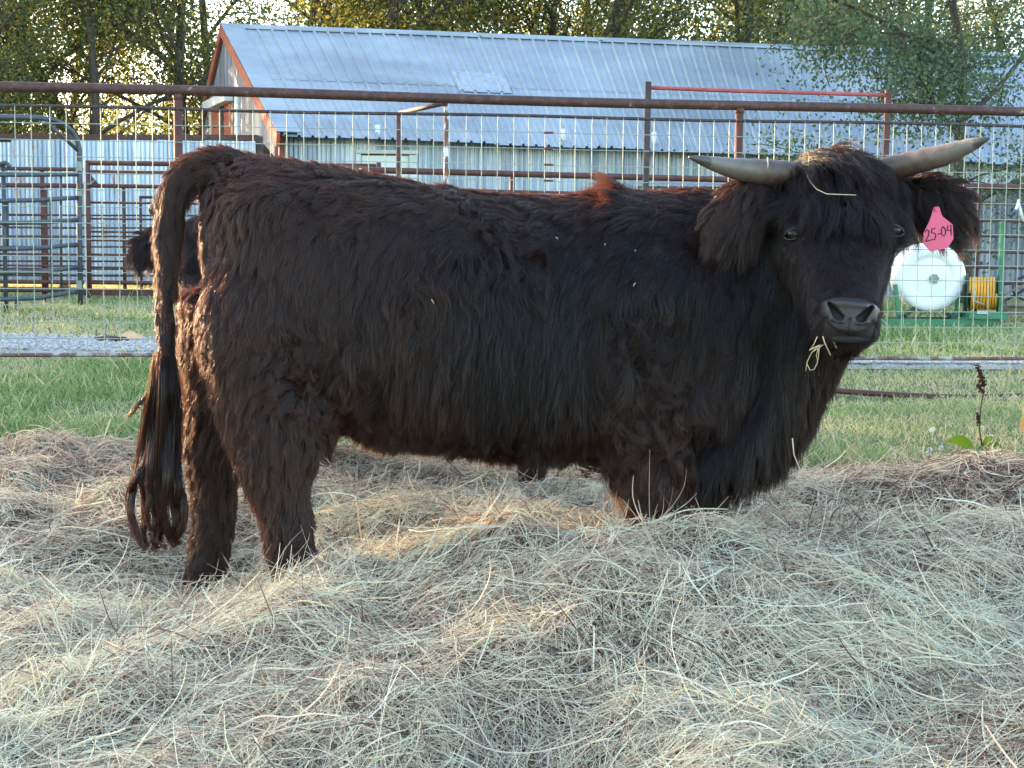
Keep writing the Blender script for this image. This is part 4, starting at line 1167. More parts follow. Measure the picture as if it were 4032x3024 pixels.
    WD = Vector((math.cos(yaw), math.sin(yaw), 0.015)).normalized()
    ha = hax.normalized(); WD = (WD - ha * WD.dot(ha)).normalized()
    BD = ha.cross(WD).normalized()
    if BD.y < 0: BD = -BD
    def hp(t, w=0.0, b=0.0): return H0 + hax * t + WD * w + BD * b
    hr = [(-.205, .075, .10, .05, .12), (-.12, .14, .17, .02, .14), (0, .165, .21, -.005, .15), (.16, .165, .235, 0, .12), (.30, .166, .26, 0, .07), (.42, .158, .265, .0, .055), (.56, .130, .24, .0, .058), (.70, .104, .205, .0, .046), (.84, .089, .17, .0, .028), (.96, .090, .145, .0, .016), (1.06, .086, .12, .006, .01), (1.12, .06, .08, .02, .01)]
    rings = [(hp(t, 0, f + bd / 2), WD * hw, BD * (bd / 2), ln, .3, .3) for (t, hw, bd, f, ln) in hr]
    B.loft(rings, HEAD, 5, 30, 2.35)
    for sg in (-1, 1):      # brow ridges and jaw
        B.loft([(hp(.22, sg * .125, .05), WD * .035, BD * .035, .08, .3, .3), (hp(.34, sg * .136, .045), WD * .034, BD * .036, .04, .3, .3), (hp(.44, sg * .130, .05), WD * .026, BD * .03, .03, .3, .3)], HEAD, 4, 14)
    ck = [(Pd(3345, 1300, 3.80), .062, .05, .03), (Pd(3335, 1345, 3.82), .068, .05, .04), (Pd(3320, 1375, 3.86), .045, .045, .05)]
    B.loft([(c, WD * a, BD * b, ln, .4, .6) for (c, a, b, ln) in ck], CHIN, 4, 18)
    # ears
    def ear(pts, label):
        B.loft([(Pd(px, py, d), UPZ * hh, Vector((0, 1, 0)) * tk, ln, .55, .9) for (px, py, d, hh, tk, ln) in pts], label, 5, 18)
    ear([(3085, 765, 4.12, .035, .03, .06), (3015, 785, 4.09, .066, .028, .07), (2940, 812, 4.06, .086, .024, .075), (2865, 838, 4.04, .074, .019, .075), (2808, 862, 4.03, .034, .010, .07)], EAR_L)
    ear([(3480, 755, 4.20, .035, .03, .07), (3555, 762, 4.18, .040, .03, .06), (3620, 778, 4.15, .064, .026, .065), (3695, 796, 4.12, .076, .022, .07), (3765, 808, 4.10, .062, .017, .075), (3820, 816, 4.09, .028, .010, .07)], EAR_R)

    # one continuous skin
    me = bpy.data.meshes.new('tmp'); me.from_pydata([tuple(q) for q in B.v], [], B.f); me.update()
    tmp = bpy.data.objects.new('tmp', me); COL.objects.link(tmp)
    rm = tmp.modifiers.new('r', 'REMESH'); rm.mode = 'VOXEL'; rm.voxel_size = 0.012
    sm = tmp.modifiers.new('s', 'SMOOTH'); sm.factor = 0.5; sm.iterations = 7
    dg = bpy.context.evaluated_depsgraph_get()
    ev = tmp.evaluated_get(dg); bm_ = bpy.data.meshes.new_from_object(ev)
    bpy.data.objects.remove(tmp)
    bm_.name = 'bull_body'; bm_.materials.clear()
    bm_.polygons.foreach_set('use_smooth', [True] * len(bm_.polygons)); bm_.update()
    nv = len(bm_.vertices)
    V = np.zeros(nv * 3, np.float32); bm_.vertices.foreach_get('co', V); V = V.reshape(-1, 3).astype(float)
    NRM = np.zeros(nv * 3, np.float32); bm_.vertices.foreach_get('normal', NRM); NRM = NRM.reshape(-1, 3).astype(float)
    # transfer the groom from the lofts
    kd = kdtree.KDTree(len(B.v))
    for i, q in enumerate(B.v): kd.insert(Vector(q), i)
    kd.balance()
    att = np.array(B.att)
    near = np.array([kd.find(Vector(q))[1] for q in V])
    A = att[near].copy()
    lab = A[:, 6].astype(int)
    ed = np.zeros(len(bm_.edges) * 2, np.int32); bm_.edges.foreach_get('vertices', ed); ed = ed.reshape(-1, 2)
    deg = np.bincount(ed.ravel(), minlength=nv)[:, None]
    for _ in range(14):
        acc = np.zeros((nv, 6)); np.add.at(acc, ed[:, 0], A[ed[:, 1], :6]); np.add.at(acc, ed[:, 1], A[ed[:, 0], :6])
        A[:, :6] = 0.4 * A[:, :6] + 0.6 * acc / np.maximum(deg, 1)
    bvh = BVHTree.FromPolygons([Vector(q) for q in V], [tuple(p.vertices) for p in bm_.polygons])
    return dict(mesh=bm_, V=V, N=NRM, A=A, lab=lab, bvh=bvh, hp=hp, WD=WD, BD=BD, ha=ha, hax=hax)

bull = build_bull()

def unit(a): return a / (np.linalg.norm(a, axis=-1, keepdims=True) + 1e-12)

def groom(bull, n_guides, n_hairs, K=8, seed=5):
    rg = np.random.default_rng(seed)
    me = bull['mesh']; V, N, A, lab = bull['V'], bull['N'], bull['A'], bull['lab']
    me.calc_loop_triangles()
    tri = np.zeros(len(me.loop_triangles) * 3, np.int32); me.loop_triangles.foreach_get('vertices', tri); tri = tri.reshape(-1, 3)
    p0, p1, p2 = V[tri[:, 0]], V[tri[:, 1]], V[tri[:, 2]]
    fn = np.cross(p1 - p0, p2 - p0); area = 0.5 * np.linalg.norm(fn, axis=1)
    tn = unit(N[tri].mean(1))
    cen = V[tri].mean(1)
    tocam = unit(np.array(CAM_POS) - cen)
    facing = (tn * tocam).sum(1)
    tl = lab[tri[:, 0]]
    wgt = area * np.where(facing > -0.25, 1.0, 0.35)
    wgt *= np.where(np.isin(tl, [HEAD, CHIN]), 2.0, 1.0) * np.where(np.isin(tl, [EAR_L, EAR_R]), 1.8, 1.0) * np.where(tl == TAIL, 1.7, 1.0)
    def sample(n):
        t = rg.choice(len(tri), n, p=wgt / wgt.sum())
        u = rg.random(n); v = rg.random(n); s = u + v > 1; u[s] = 1 - u[s]; v[s] = 1 - v[s]; w = 1 - u - v
        W = np.stack([w, u, v], 1)[:, :, None]
        return (V[tri[t]] * W).sum(1), unit((N[tri[t]] * W).sum(1)), (A[tri[t]] * W).sum(1), lab[tri[t, 0]]
    hp = bull['hp']; hp0 = np.array(hp(0)); hax = np.array(bull['hax']); WD = np.array(bull['WD']); BD = np.array(bull['BD'])
    u3, n3 = np.array(BU3), np.array(BN3)
    def head_tw(P):
        r = P - hp0; t = (r @ hax) / (hax @ hax); return t, r @ WD, r @ BD
    def params(P, Nn, At, lb):
        px = project_np(P); X, Y = px[:, 0], px[:, 1]
        flow = At[:, :3].copy(); ln = At[:, 3].copy(); lift = At[:, 4].copy(); grav = At[:, 5].copy()
        lat = (P - np.array([BA.x, BA.y, 0])) @ n3
        curl = np.full(len(P), 0.10)
        # torso and upper legs: back and down
        tor = np.isin(lb, [TORSO, NECK])
        topn = np.clip(Nn[:, 2], 0, 1)
        a = 0.9 * topn ** 0.7 + 0.16 + 0.35 * sstep(1500, 900, X) * sstep(1250, 800, Y)
        fl = -u3[None] * a[:, None] + np.array([0, 0, -1.0])[None] * (1.15 - topn)[:, None] + n3[None] * (np.sign(lat) * 0.25)[:, None]
        flow = np.where(tor[:, None], unit(fl), flow)
        hind = (lb == LEG)
        legdown = unit(np.array([0, 0, -1.0])[None] - u3[None] * 0.22)
        flow = np.where(hind[:, None], legdown, flow)
        thr = lb == THROAT
        flow = np.where(thr[:, None], unit(np.array([[0, 0, -1.0]]) + 0.15 * Nn), flow)
        # lower flank longer
        ln = np.where(tor, ln * (0.75 + 0.45 * sstep(900, 1400, Y)) * (0.6 + 0.4 * (1 - topn)) * (1 - 0.62 * sstep(-.05, -.75, Nn[:, 2])), ln)
        # brisket fringe
        fr = sstep(2650, 2950, X) * sstep(1350, 1700, Y)
        ln = ln * (1 + 0.15 * fr * (lb != HEAD)); grav = grav + 0.4 * fr
        # curls: (px, py, radius, amount)
        for (cx, cy, r, am) in ((1190, 1440, 240, 1.3), (1640, 1180, 130, 1.1), (2010, 960, 170, .9), (2540, 1250, 150, 1.0), (2560, 1600, 260, 1.0), (930, 720, 80, 1.0), (2700, 1600, 160, .6), (1400, 800, 160, .5), (1800, 760, 120, .5)):
            curl = curl + am * np.exp(-((X - cx) ** 2 + (Y - cy) ** 2) / r ** 2) * np.isin(lb, [TORSO, LEG, NECK])
        # tufts on the back
        for (cx, r, am) in ((2470, 45, 1.0), (1800, 30, .5), (2380, 80, .4), (2560, 50, .5), (2000, 35, .35)):
            e = am * np.exp(-((X - cx) / r) ** 2) * sstep(0.6, 0.9, Nn[:, 2]) * (lb == TORSO)
            lift = lift + e * 0.8; ln = ln * (1 + 0.55 * e); grav = grav * (1 - 0.8 * e)
        # head
        t, w, b = head_tw(P); hd = lb == HEAD
        front = sstep(.10, .03, b)
        # fringe over the forehead falls from the poll, parting sideways
        fringe = hd * sstep(.46, .12, t) * sstep(.15, .10, np.abs(w) * sstep(.2, .35, t))
        ff = unit(hax[None] / np.linalg.norm(hax) + WD[None] * (np.sign(w) * np.clip(np.abs(w) / .1, 0, 1) * 0.45)[:, None] - BD[None] * 0.25)
        side = unit(hax[None] / np.linalg.norm(hax) * 0.9 + WD[None] * (np.sign(w) * 0.45 * np.clip(np.abs(w) / .1, 0, 1))[:, None] + BD[None] * 0.5)
        flow = np.where((fringe > .3)[:, None], ff, np.where(hd[:, None], side, flow))
        ln = np.where(fringe > .3, 0.075 + .105 * fringe * front, ln)
        ln = np.where(hd & (np.abs(w) > .075) & (t > .2) & (b < .16), np.minimum(ln, .03 + .05 * sstep(.32, .2, t)), ln)
        for e in bull['eyes']:
            de = np.linalg.norm(P - np.array(e), axis=1); ln = np.where(hd, ln * (0.35 + .65 * sstep(.03, .075, de)), ln); fringe = np.where(de < .05, 0, fringe)
        lift = np.where(fringe > .3, .62, lift); curl = np.where(fringe > .3, .35, curl)
        grav = np.where(hd, np.where(fringe > .3, .7, .15), grav)
        # cheeks get longer to the back
        ln = np.where(hd & (fringe <= .3), ln + .05 * sstep(.08, .20, b), ln)
        # ears: outwards and hanging
        for E, sg in ((EAR_L, -1), (EAR_R, 1)):
            m = lb == E
            flow = np.where(m[:, None], unit(np.array([[sg * 0.75, -0.05, -0.45]]) + 0.9 * Nn * np.array([[1, .3, 1]])), flow)
            grav = np.where(m, .65, grav); curl = np.where(m, .22, curl)
            ln = np.where(m, ln * (0.9 + 0.75 * sstep(.3, -.6, Nn[:, 2])), ln)
            lift = np.where(m, .45, lift)
        tail = lb == TAIL
        curl = np.where(tail, 0.06 + 0.35 * sstep(1600, 1750, Y), curl)
        grav = np.where(tail, 0.3 + 1.2 * sstep(1200, 1600, Y), grav)
        return X, Y, flow, ln, lift, grav, curl, t, w, b
    # ---- guides
    gP, gN, gA, gL = sample(n_guides)
    X, Y, flow, ln, lift, grav, curl, t, w, b = params(gP, gN, gA, gL)
    jit = 0.36 * np.stack([N1(gP, 3.2), N2(gP, 4.0), N3(gP, 4.0)], 1) + 0.22 * np.stack([N2(gP + 9, 12.0), N3(gP + 9, 14.0), N1(gP + 9, 14.0)], 1)
    swirl = (curl[:, None] > 0.3) * 1.1 * np.stack([N2(gP + 3, 11.0), N3(gP + 3, 11.0), N1(gP + 3, 11.0)], 1)
    flow = unit(flow + (jit + swirl) * np.where(gL == TAIL, .35, 1.0)[:, None] + rg.normal(0, 0.07, flow.shape))
    tang = unit(flow - gN * (flow * gN).sum(1, keepdims=True) * 0.85)
    lift = np.clip(lift + 0.26 * N3(gP, 9.0) + rg.normal(0, .11, n_guides), 0.05, 1.4)
    ln = ln * np.clip(1 + 0.25 * N1(gP + 5, 6.0) + rg.normal(0, .12, n_guides), .5, 1.6)
    d = unit(tang * np.cos(lift)[:, None] + gN * np.sin(lift)[:, None])
    G = np.zeros((n_guides, K, 3)); G[:, 0] = gP - gN * 0.004
    cur = gP.copy(); step = ln / (K - 1)
    ph = rg.random(n_guides) * 6.283 + 4 * N2(gP, 8.0)
    fq = 0.6 + 0.9 * rg.random(n_guides)
    bvh = bull['bvh']
    lay = np.where(np.isin(gL, [HEAD, CHIN]), .004, .010) * rg.uniform(.5, 1.6, n_guides)
    for k in range(1, K):
        s = k / (K - 1)
        side = np.cross(d, gN)
        dd = d + np.array([0, 0, -1.0])[None] * (grav * s * 0.55)[:, None] + tang * 0.22 + side * (curl * 1.2 * np.cos(6.283 * fq * s + ph))[:, None] + gN * (curl * 0.35 * np.sin(6.283 * fq * s + ph))[:, None]
        d = unit(dd)
        cur = cur + d * step[:, None]
        for i in range(n_guides):
            loc, nn, ix, dist = bvh.find_nearest(Vector(cur[i]), 0.12)
            if loc is None: continue
            nn = np.array(nn); off = cur[i] - np.array(loc); sd = off @ nn
            mn = lay[i] * (0.5 + s)
            if sd < mn:
                cur[i] += nn * (mn - sd)
                d[i] = d[i] - nn * min(d[i] @ nn, 0)
        d = unit(d)
        G[:, k] = cur
    curl_g = curl
    kd = kdtree.KDTree(n_guides)
    for i in range(n_guides): kd.insert(Vector(gP[i]), i)
    kd.balance()
    # ---- hairs
    P, Nn, At, lb = sample(n_hairs)
    # bare nose, eyes
    t, w, b = head_tw(P)
    keep = ~((lb == HEAD) & (t > .93) & (np.abs(w) < .066) & (b < .07))
    for e in bull['eyes']:
        dist = np.linalg.norm(P - np.array(e), axis=1); keep &= dist > 0.021
    P, Nn, At, lb = P[keep], Nn[keep], At[keep], lb[keep]; n = len(P)
    idx = np.zeros((n, 3), int); dst = np.zeros((n, 3))
    for i in range(n):
        r = kd.find_n(Vector(P[i]), 3)
        for j in range(3): idx[i, j] = r[j][1]; dst[i, j] = r[j][2]
    same = (gL[idx] == lb[:, None])
    wt = 1 / (dst + 0.003) * np.where(same, 1, .15); wt /= wt.sum(1, keepdims=True)
    D = ((G[idx] - G[idx][:, :, :1]) * wt[:, :, None, None]).sum(1)
    root = P - Nn * 0.005
    Q = root[:, None] + D
    lenf = np.clip(rg.normal(0.92, 0.16, n), .35, 1.2)
    under = rg.random(n) < .22; lenf[under] *= 0.6
    ss = np.linspace(0, 1, K)
    # shorten by resampling along the strand
    tt = ss[None] * np.minimum(lenf, 1)[:, None] * (K - 1); i0 = np.clip(tt.astype(int), 0, K - 2); fr = (tt - i0)[:, :, None]
    g0 = G[idx[:, 0]]
    ar = np.arange(n)[:, None]
    Q = Q[ar, i0] * (1 - fr) + Q[ar, i0 + 1] * fr
    g0 = g0[ar, i0] * (1 - fr) + g0[ar, i0 + 1] * fr
    cl = np.clip(rg.normal(.54, .18, n) + 0.3 * N3(P + 4, 9.0), 0, .95); stray = rg.random(n) < .09; cl[stray] *= .15
    px = project_np(P); X, Y = px[:, 0], px[:, 1]
    cl = np.where((lb == HEAD) & (t[keep] > .36), cl * .5, cl)
    cl = np.where((lb == TAIL) & (Y > 1500), np.clip(cl * 1.35, 0, .97), cl)
    cl = np.clip(cl + .22 * np.clip(curl_g[idx[:, 0]] - .2, 0, 1), 0, .96)
    c = cl[:, None] * (ss[None] ** 1.1) * np.where(dst[:, :1] < .05, 1, .3)
    Q = Q + (g0 - Q) * c[:, :, None]
    L = np.linalg.norm(np.diff(Q, axis=1), axis=2).sum(1)
    # frizz
    f1 = rg.normal(0, 1, (n, 3)); f2 = rg.normal(0, 1, (n, 3)); p1 = rg.random(n) * 6.28
    fa = (L * np.where(stray, .16, .045))[:, None, None] * (ss ** 1.3)[None, :, None]
    Q = Q + fa * (f1[:, None] * 0.7 + f2[:, None] * np.sin(ss[None] * 9 + p1[:, None])[:, :, None] * .6)
    rad = rg.uniform(.00034, .00066, n) * np.where(np.isin(lb, [HEAD, CHIN]), .8, 1)
    R = rad[:, None] * np.array([1, 1, .98, .95, .88, .75, .55, .22])[None, :K]
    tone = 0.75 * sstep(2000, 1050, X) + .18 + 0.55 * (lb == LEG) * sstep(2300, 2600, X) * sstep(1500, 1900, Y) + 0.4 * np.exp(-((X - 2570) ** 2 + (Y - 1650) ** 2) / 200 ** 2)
    tone += (.35 + .35 * sstep(2950, 2780, X)) * (lb == EAR_L) + (.2 + .3 * sstep(3720, 3850, X)) * (lb == EAR_R) + .22 * sstep(1000, 760, Y) * sstep(1500, 2300, X) * (lb == TORSO)  # brown ear tips; ear tone also raised to paint in the lit edge
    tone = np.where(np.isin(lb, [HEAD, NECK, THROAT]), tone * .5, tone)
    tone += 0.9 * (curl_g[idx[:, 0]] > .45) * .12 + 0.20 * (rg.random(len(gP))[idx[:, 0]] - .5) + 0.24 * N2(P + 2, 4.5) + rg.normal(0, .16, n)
    return Q, R, np.clip(tone, 0, 1), L

def fur_mat(name, dark, brown, tip, rough=0.33):
    m, nt, b = new_mat(name)
    a = nt.nodes.new('ShaderNodeAttribute'); a.attribute_name = 'tone'
    hi = nt.nodes.new('ShaderNodeHairInfo')
    c1 = mix_rgb(nt, a.outputs['Fac'], dark, brown)
    pw = nt.nodes.new('ShaderNodeMath'); pw.operation = 'POWER'; pw.inputs[1].default_value = 2.0; nt.links.new(hi.outputs['Intercept'], pw.inputs[0])
    mu = nt.nodes.new('ShaderNodeMath'); mu.operation = 'MULTIPLY'; nt.links.new(pw.outputs[0], mu.inputs[0]); nt.links.new(a.outputs['Fac'], mu.inputs[1])
    c2 = mix_rgb(nt, mu.outputs[0], c1, tip)
    nt.links.new(c2, b.inputs['Base Color'])
    b.inputs['Roughness'].default_value = rough
    b.inputs['Specular IOR Level'].default_value = 0.40
    tr = nt.nodes.new('ShaderNodeBsdfTranslucent'); tr.inputs[0].default_value = (min(tip[0] * 4.2, .9), tip[1] * 3.0, tip[2] * 2.0, 1)
    mx = nt.nodes.new('ShaderNodeMixShader'); mx.inputs[0].default_value = 0.13
    nt.links.new(b.outputs[0], mx.inputs[1]); nt.links.new(tr.outputs[0], mx.inputs[2])
    nt.links.new(mx.outputs[0], nt.nodes['Material Output'].inputs[0])
    return m
M['fur'] = fur_mat('fur', (0.0028, 0.0028, 0.0042, 1), (0.0175, 0.0108, 0.0102, 1), (0.075, 0.035, 0.025, 1))
M['ginger_fur'] = fur_mat('ginger_fur', (0.42, 0.20, 0.08, 1), (0.55, 0.29, 0.12, 1), (0.65, 0.40, 0.2, 1))
M['skin'] = noisy_mat('skin', [(0.3, (0.010, 0.008, 0.008, 1)), (0.7, (0.018, 0.014, 0.013, 1))], 30, 0.8, bstr=0)
M['ginger_skin'] = noisy_mat('ginger_skin', [(0.3, (0.2, 0.09, 0.04, 1)), (0.7, (0.25, 0.12, 0.05, 1))], 30, 0.8, bstr=0)
def nose_mat():
    m, nt, b = new_mat('nose_skin')
    n = noise_node(nt, 26, 4); r = ramp(nt, [(0.3, (0.016, 0.0155, 0.0165, 1)), (0.7, (0.032, 0.029, 0.028, 1))])
    nt.links.new(n.outputs[0], r.inputs[0]); nt.links.new(r.outputs[0], b.inputs['Base Color'])
    b.inputs['Roughness'].default_value = 0.33
    tc = nt.nodes.new('ShaderNodeTexCoord'); vo = nt.nodes.new('ShaderNodeTexVoronoi'); vo.inputs['Scale'].default_value = 420
    nt.links.new(tc.outputs['Object'], vo.inputs['Vector']); bump(nt, b, vo.outputs['Distance'], 0.5, 0.002)
    return m
M['nose'] = nose_mat()
def horn_mat():
    m, nt, b = new_mat('horn')
    at = nt.nodes.new('ShaderNodeAttribute'); at.attribute_name = 'along'
    n = noise_node(nt, 34, 8, 0.72); ad = nt.nodes.new('ShaderNodeMath'); ad.operation = 'MULTIPLY_ADD'
    nt.links.new(n.outputs[0], ad.inputs[0]); ad.inputs[1].default_value = 0.55; nt.links.new(at.outputs['Fac'], ad.inputs[2])
    r = ramp(nt, [(0.3, srgb(56, 36, 28)), (0.5, srgb(76, 60, 48)), (0.7, srgb(98, 88, 79)), (0.95, srgb(112, 106, 99)), (1.0, srgb(70, 65, 62))])
    nt.links.new(ad.outputs[0], r.inputs[0]); nt.links.new(r.outputs[0], b.inputs['Base Color'])
    b.inputs['Roughness'].default_value = 0.42
    bump(nt, b, n.outputs[0], 0.7, 0.004)
    return m
M['horn'] = horn_mat()
M['eye'] = noisy_mat('eye', [(0.3, (0.006, 0.004, 0.003, 1)), (0.7, (0.014, 0.009, 0.006, 1))], 10, 0.12, bstr=0, spec=0.3)
M['eyelid'] = noisy_mat('eyelid', [(0.3, (0.006, 0.005, 0.005, 1)), (0.7, (0.012, 0.010, 0.010, 1))], 60, 0.45)
M['hoof'] = noisy_mat('hoof', [(0.3, (0.012, 0.011, 0.01, 1)), (0.7, (0.03, 0.027, 0.024, 1))], 18, 0.55)
M['tag'] = noisy_mat('tag', [(0.3, srgb(204, 70, 102)), (0.7, srgb(216, 86, 116))], 8, 0.5, bstr=0)
M['ink'] = noisy_mat('ink', [(0.3, srgb(44, 24, 44)), (0.7, srgb(60, 34, 56))], 40, 0.7, bstr=0)
M['straw'] = noisy_mat('straw', [(0.3, srgb(196, 168, 128)), (0.7, srgb(216, 194, 156))], 30, 0.6, bstr=0)

def horn_mesh(pts, rads, n=16):
    arr = np.array([list(p) + [r] for p, r in zip(pts, rads)], float); out = []
    k = len(arr); m = 7
    for i in range(k - 1):
        p0, p1, p2, p3 = arr[max(i - 1, 0)], arr[i], arr[i + 1], arr[min(i + 2, k - 1)]
        for j in range(m):
            t = j / m; out.append(0.5 * ((2 * p1) + (-p0 + p2) * t + (2 * p0 - 5 * p1 + 4 * p2 - p3) * t * t + (-p0 + 3 * p1 - 3 * p2 + p3) * t ** 3))
    out.append(arr[-1])
    mb = MB(); mb.tube([o[:3] for o in out], [max(o[3] * (1 + .022 * math.sin(i * 1.9) * (i < len(out) * .6) + random.uniform(-.012, .012)), .001) for i, o in enumerate(out)], n)
    me = mb.mesh('horn', True)
    at = me.attributes.new('along', 'FLOAT', 'POINT')
    vals = np.repeat(np.linspace(0, 1, len(out)), n); at.data.foreach_set('value', vals.astype(np.float32))
    return me

def finish_bull():
    root = empty('highland_bull', (Pc(1800, 1600).x, Pc(1800, 1600).y, gz(4.2)))
    tag(root, 'large shaggy black highland bull facing the lens with pale horns and a pink ear tag', 'bull')
    body = link('body', bull['mesh'], M['skin'], root)
    bvh = bull['bvh']; hp, WD, BD, ha = bull['hp'], bull['WD'], bull['BD'], bull['ha']
    # eyes
    bull['eyes'] = []
    for (px, py) in ((3124, 922), (3522, 908)):
        r = ray(px, py).normalized()
        loc, nn, ix, ds = bvh.ray_cast(CAM_POS, r)
        if loc is None: loc = Pd(px, py, 3.99)
        c = loc + r * 0.005
        bull['eyes'].append(c)
        bm = bmesh.new(); bmesh.ops.create_uvsphere(bm, u_segments=20, v_segments=14, radius=0.0215)
        me = bpy.data.meshes.new('eye'); bm.to_mesh(me); bm.free(); me.polygons.foreach_set('use_smooth', [True] * len(me.polygons))
        e = link('eye', me, M['eye'], root); e.location = c
        # lids: upper and lower thick rims
        sg = -1 if px < 3300 else 1
        nrm = -r
        ex = Vector((1, 0, 0)); ex = (ex - nrm * ex.dot(nrm)).normalized(); ey = nrm.cross(ex)
        if ey.z < 0: ey = -ey
        for up in (1, -1):
            mb = MB(); pts = []; rad = []
            for t in np.linspace(0, 1, 9):
                a = math.pi * t; xx = -math.cos(a) * .025; yy = math.sin(a) * (.0150 if up > 0 else .0145) * up + xx * sg * -0.25
                pts.append(c + ex * xx + ey * yy + nrm * (.0185 - .012 * abs(math.cos(a)))); rad.append(.0030 + .0012 * math.sin(a) * (up > 0))
            mb.tube(pts, rad, 8); mb.build('eyelid', M['eyelid'], root, True)
    # nose pad with nostrils, on the front of the muzzle
    cN = Pd(3347, 1240, 3.715); fw = -(ray(3347, 1240).normalized()); fw = (fw + Vector((0.12, 0, 0.10))).normalized()
    sx = (WD - fw * WD.dot(fw)).normalized(); sy = fw.cross(sx)
    if sy.z < 0: sy = -sy
    nu, nw = 65, 49; vs = []
    def seg(p, a, b_):
        a = np.array(a); b_ = np.array(b_); p = np.array(p); tt = np.clip(((p - a) @ (b_ - a)) / ((b_ - a) @ (b_ - a)), 0, 1); return np.linalg.norm(p - a - tt * (b_ - a)), tt
    for j in range(nw):
        for i in range(nu):
            s = -1.25 + 2.5 * i / (nu - 1); t = -1.15 + 2.3 * j / (nw - 1)
            edge = (abs(s) / (1.10 - .16 * max(-t, 0))) ** 3 + (abs(t + .08) / 1.02) ** 3
            hgt = .020 - .018 * s * s - .012 * t * t - .055 * max(edge - .35, 0)
            dd, tt = seg((abs(s), t), (.78, .50), (.40, -.18))
            wd = .075 + .075 * tt
            hgt += -.034 * math.exp(-(dd / wd) ** 4)
            d2, _ = seg((abs(s), t), (.90, .62), (.98, -.1)); hgt += .012 * math.exp(-(d2 / .16) ** 2)
            d3, _ = seg((abs(s), t), (.34, -.36), (.62, -.30)); hgt += .006 * math.exp(-(d3 / .1) ** 2)
            hgt -= .006 * math.exp(-(s / .05) ** 2) * (t < -.2)
            top = .008 * math.exp(-((t - .55) / .22) ** 2); hgt += top
            vs.append(tuple(cN + sx * (s * .069) + sy * (t * .052) + fw * (hgt - .008)))
    fs = [(j * nu + i, j * nu + i + 1, (j + 1) * nu + i + 1, (j + 1) * nu + i) for j in range(nw - 1) for i in range(nu - 1)]
    mb = MB(); mb.v = vs; mb.f = fs; mb.build('nose_pad', M['nose'], root, True)
    # lower lip
    mb = MB(); mb.tube([Pd(px, py, 3.745 + dd) for px, py, dd in ((3235, 1318, .03), (3290, 1332, .0), (3350, 1336, -.008), (3410, 1330, .0), (3460, 1316, .03))], [.006, .010, .011, .010, .006], 10)
    mb.build('lip', M['skin'], root, True)
    # horns
    hl = horn_mesh([Pd(3140, 692, 4.12), Pd(3033, 682, 4.08), Pd(2915, 668, 4.03), Pd(2812, 645, 3.99), Pd(2755, 629, 3.965), Pd(2712, 618, 3.95)], [.040, .0385, .032, .0205, .012, .003])
    hr = horn_mesh([Pd(3450, 680, 4.16), Pd(3562, 650, 4.12), Pd(3712, 611, 4.06), Pd(3816, 574, 4.02), Pd(3862, 556, 3.995), Pd(3897, 543, 3.98)], [.038, .0355, .031, .0205, .012, .003])
    link('horn', hl, M['horn'], root); link('horn', hr, M['horn'], root)
    # hooves
    for (px, py, v) in ((1184, 2455, .19), (790, 2375, -.18), (2590, 2455, .18), (2785, 2400, -.15)):
        c = Pc(px, py, v); mb = MB(); 
        for sg in (-1, 1):
            q = c + BN3 * .024 * sg
            mb.tube([q + Vector((0, 0, .06)), q + BU3 * .012, q + BU3 * .03 + Vector((0, 0, -.045))], [.026, .030, .033], 10)
        mb.build('hoof', M['hoof'], root, True)
    # ear tag
    tg_c = Pd(3692, 908, 4.045)
    fx = Vector((1, 0.10, 0.10)).normalized(); fz = Vector((-0.08, 0.05, 1)).normalized(); fz = (fz - fx * fz.dot(fx)).normalized(); fy = fx.cross(fz)
    k = 4.06 / F_PX
    def tp(u, v, o=0.0): return tg_c + fx * (u * k) + fz * (v * k) - fy * o * (1 if fy.y > 0 else -1)
    out = [(-8, 92), (14, 92), (22, 55), (62, 18), (60, -38), (32, -72), (-36, -78), (-62, -45), (-58, -5), (-30, 40), (-18, 66)]
    mb = MB(); n = len(out)
    mb.v = [tuple(tp(u, v, .0015)) for u, v in out] + [tuple(tp(u, v, -.0015)) for u, v in out]
    mb.f = [tuple(range(n))[::-1], tuple(range(n, 2 * n))] + [(i, (i + 1) % n, n + (i + 1) % n, n + i) for i in range(n)]
    tgo = mb.build('ear_tag', M['tag'], root)
    tgo['label'] = 'pink plastic ear tag hand-lettered 25-04'
    glyph = [[(-52, -2), (-44, 8), (-36, 2), (-38, -14), (-52, -36), (-50, -38), (-32, -34)],
             [(-10, 10), (-24, 8), (-26, -8), (-14, -8), (-10, -20), (-16, -34), (-28, -32)],
             [(-2, -14), (9, -12)],
             [(22, 14), (14, 4), (14, -16), (22, -24), (30, -14), (30, 4), (22, 14)],
             [(42, 16), (36, -4), (54, -2)], [(54, 18), (52, -24)]]
    for g in glyph:
        mb = MB(); mb.tube([tp(u, v, .0022) for u, v in g], 2.1 * k, 6); mb.build('tag_lettering', M['ink'], tgo)
    mb = MB(); p = tp(2, 84); mb.tube([p - Vector((0, .008, 0)), p + Vector((0, .012, 0))], .007, 10); mb.build('tag_button', M['tag'], tgo)
    # fur
    Q, R, tone, L = groom(bull, 7600, N_FUR)
    fur = hair('fur', Q, R, M['fur'], root, {'tone': tone})
    return root, body, fur
N_FUR = 460000
bull_root, bull_body, bull_fur = finish_bull()
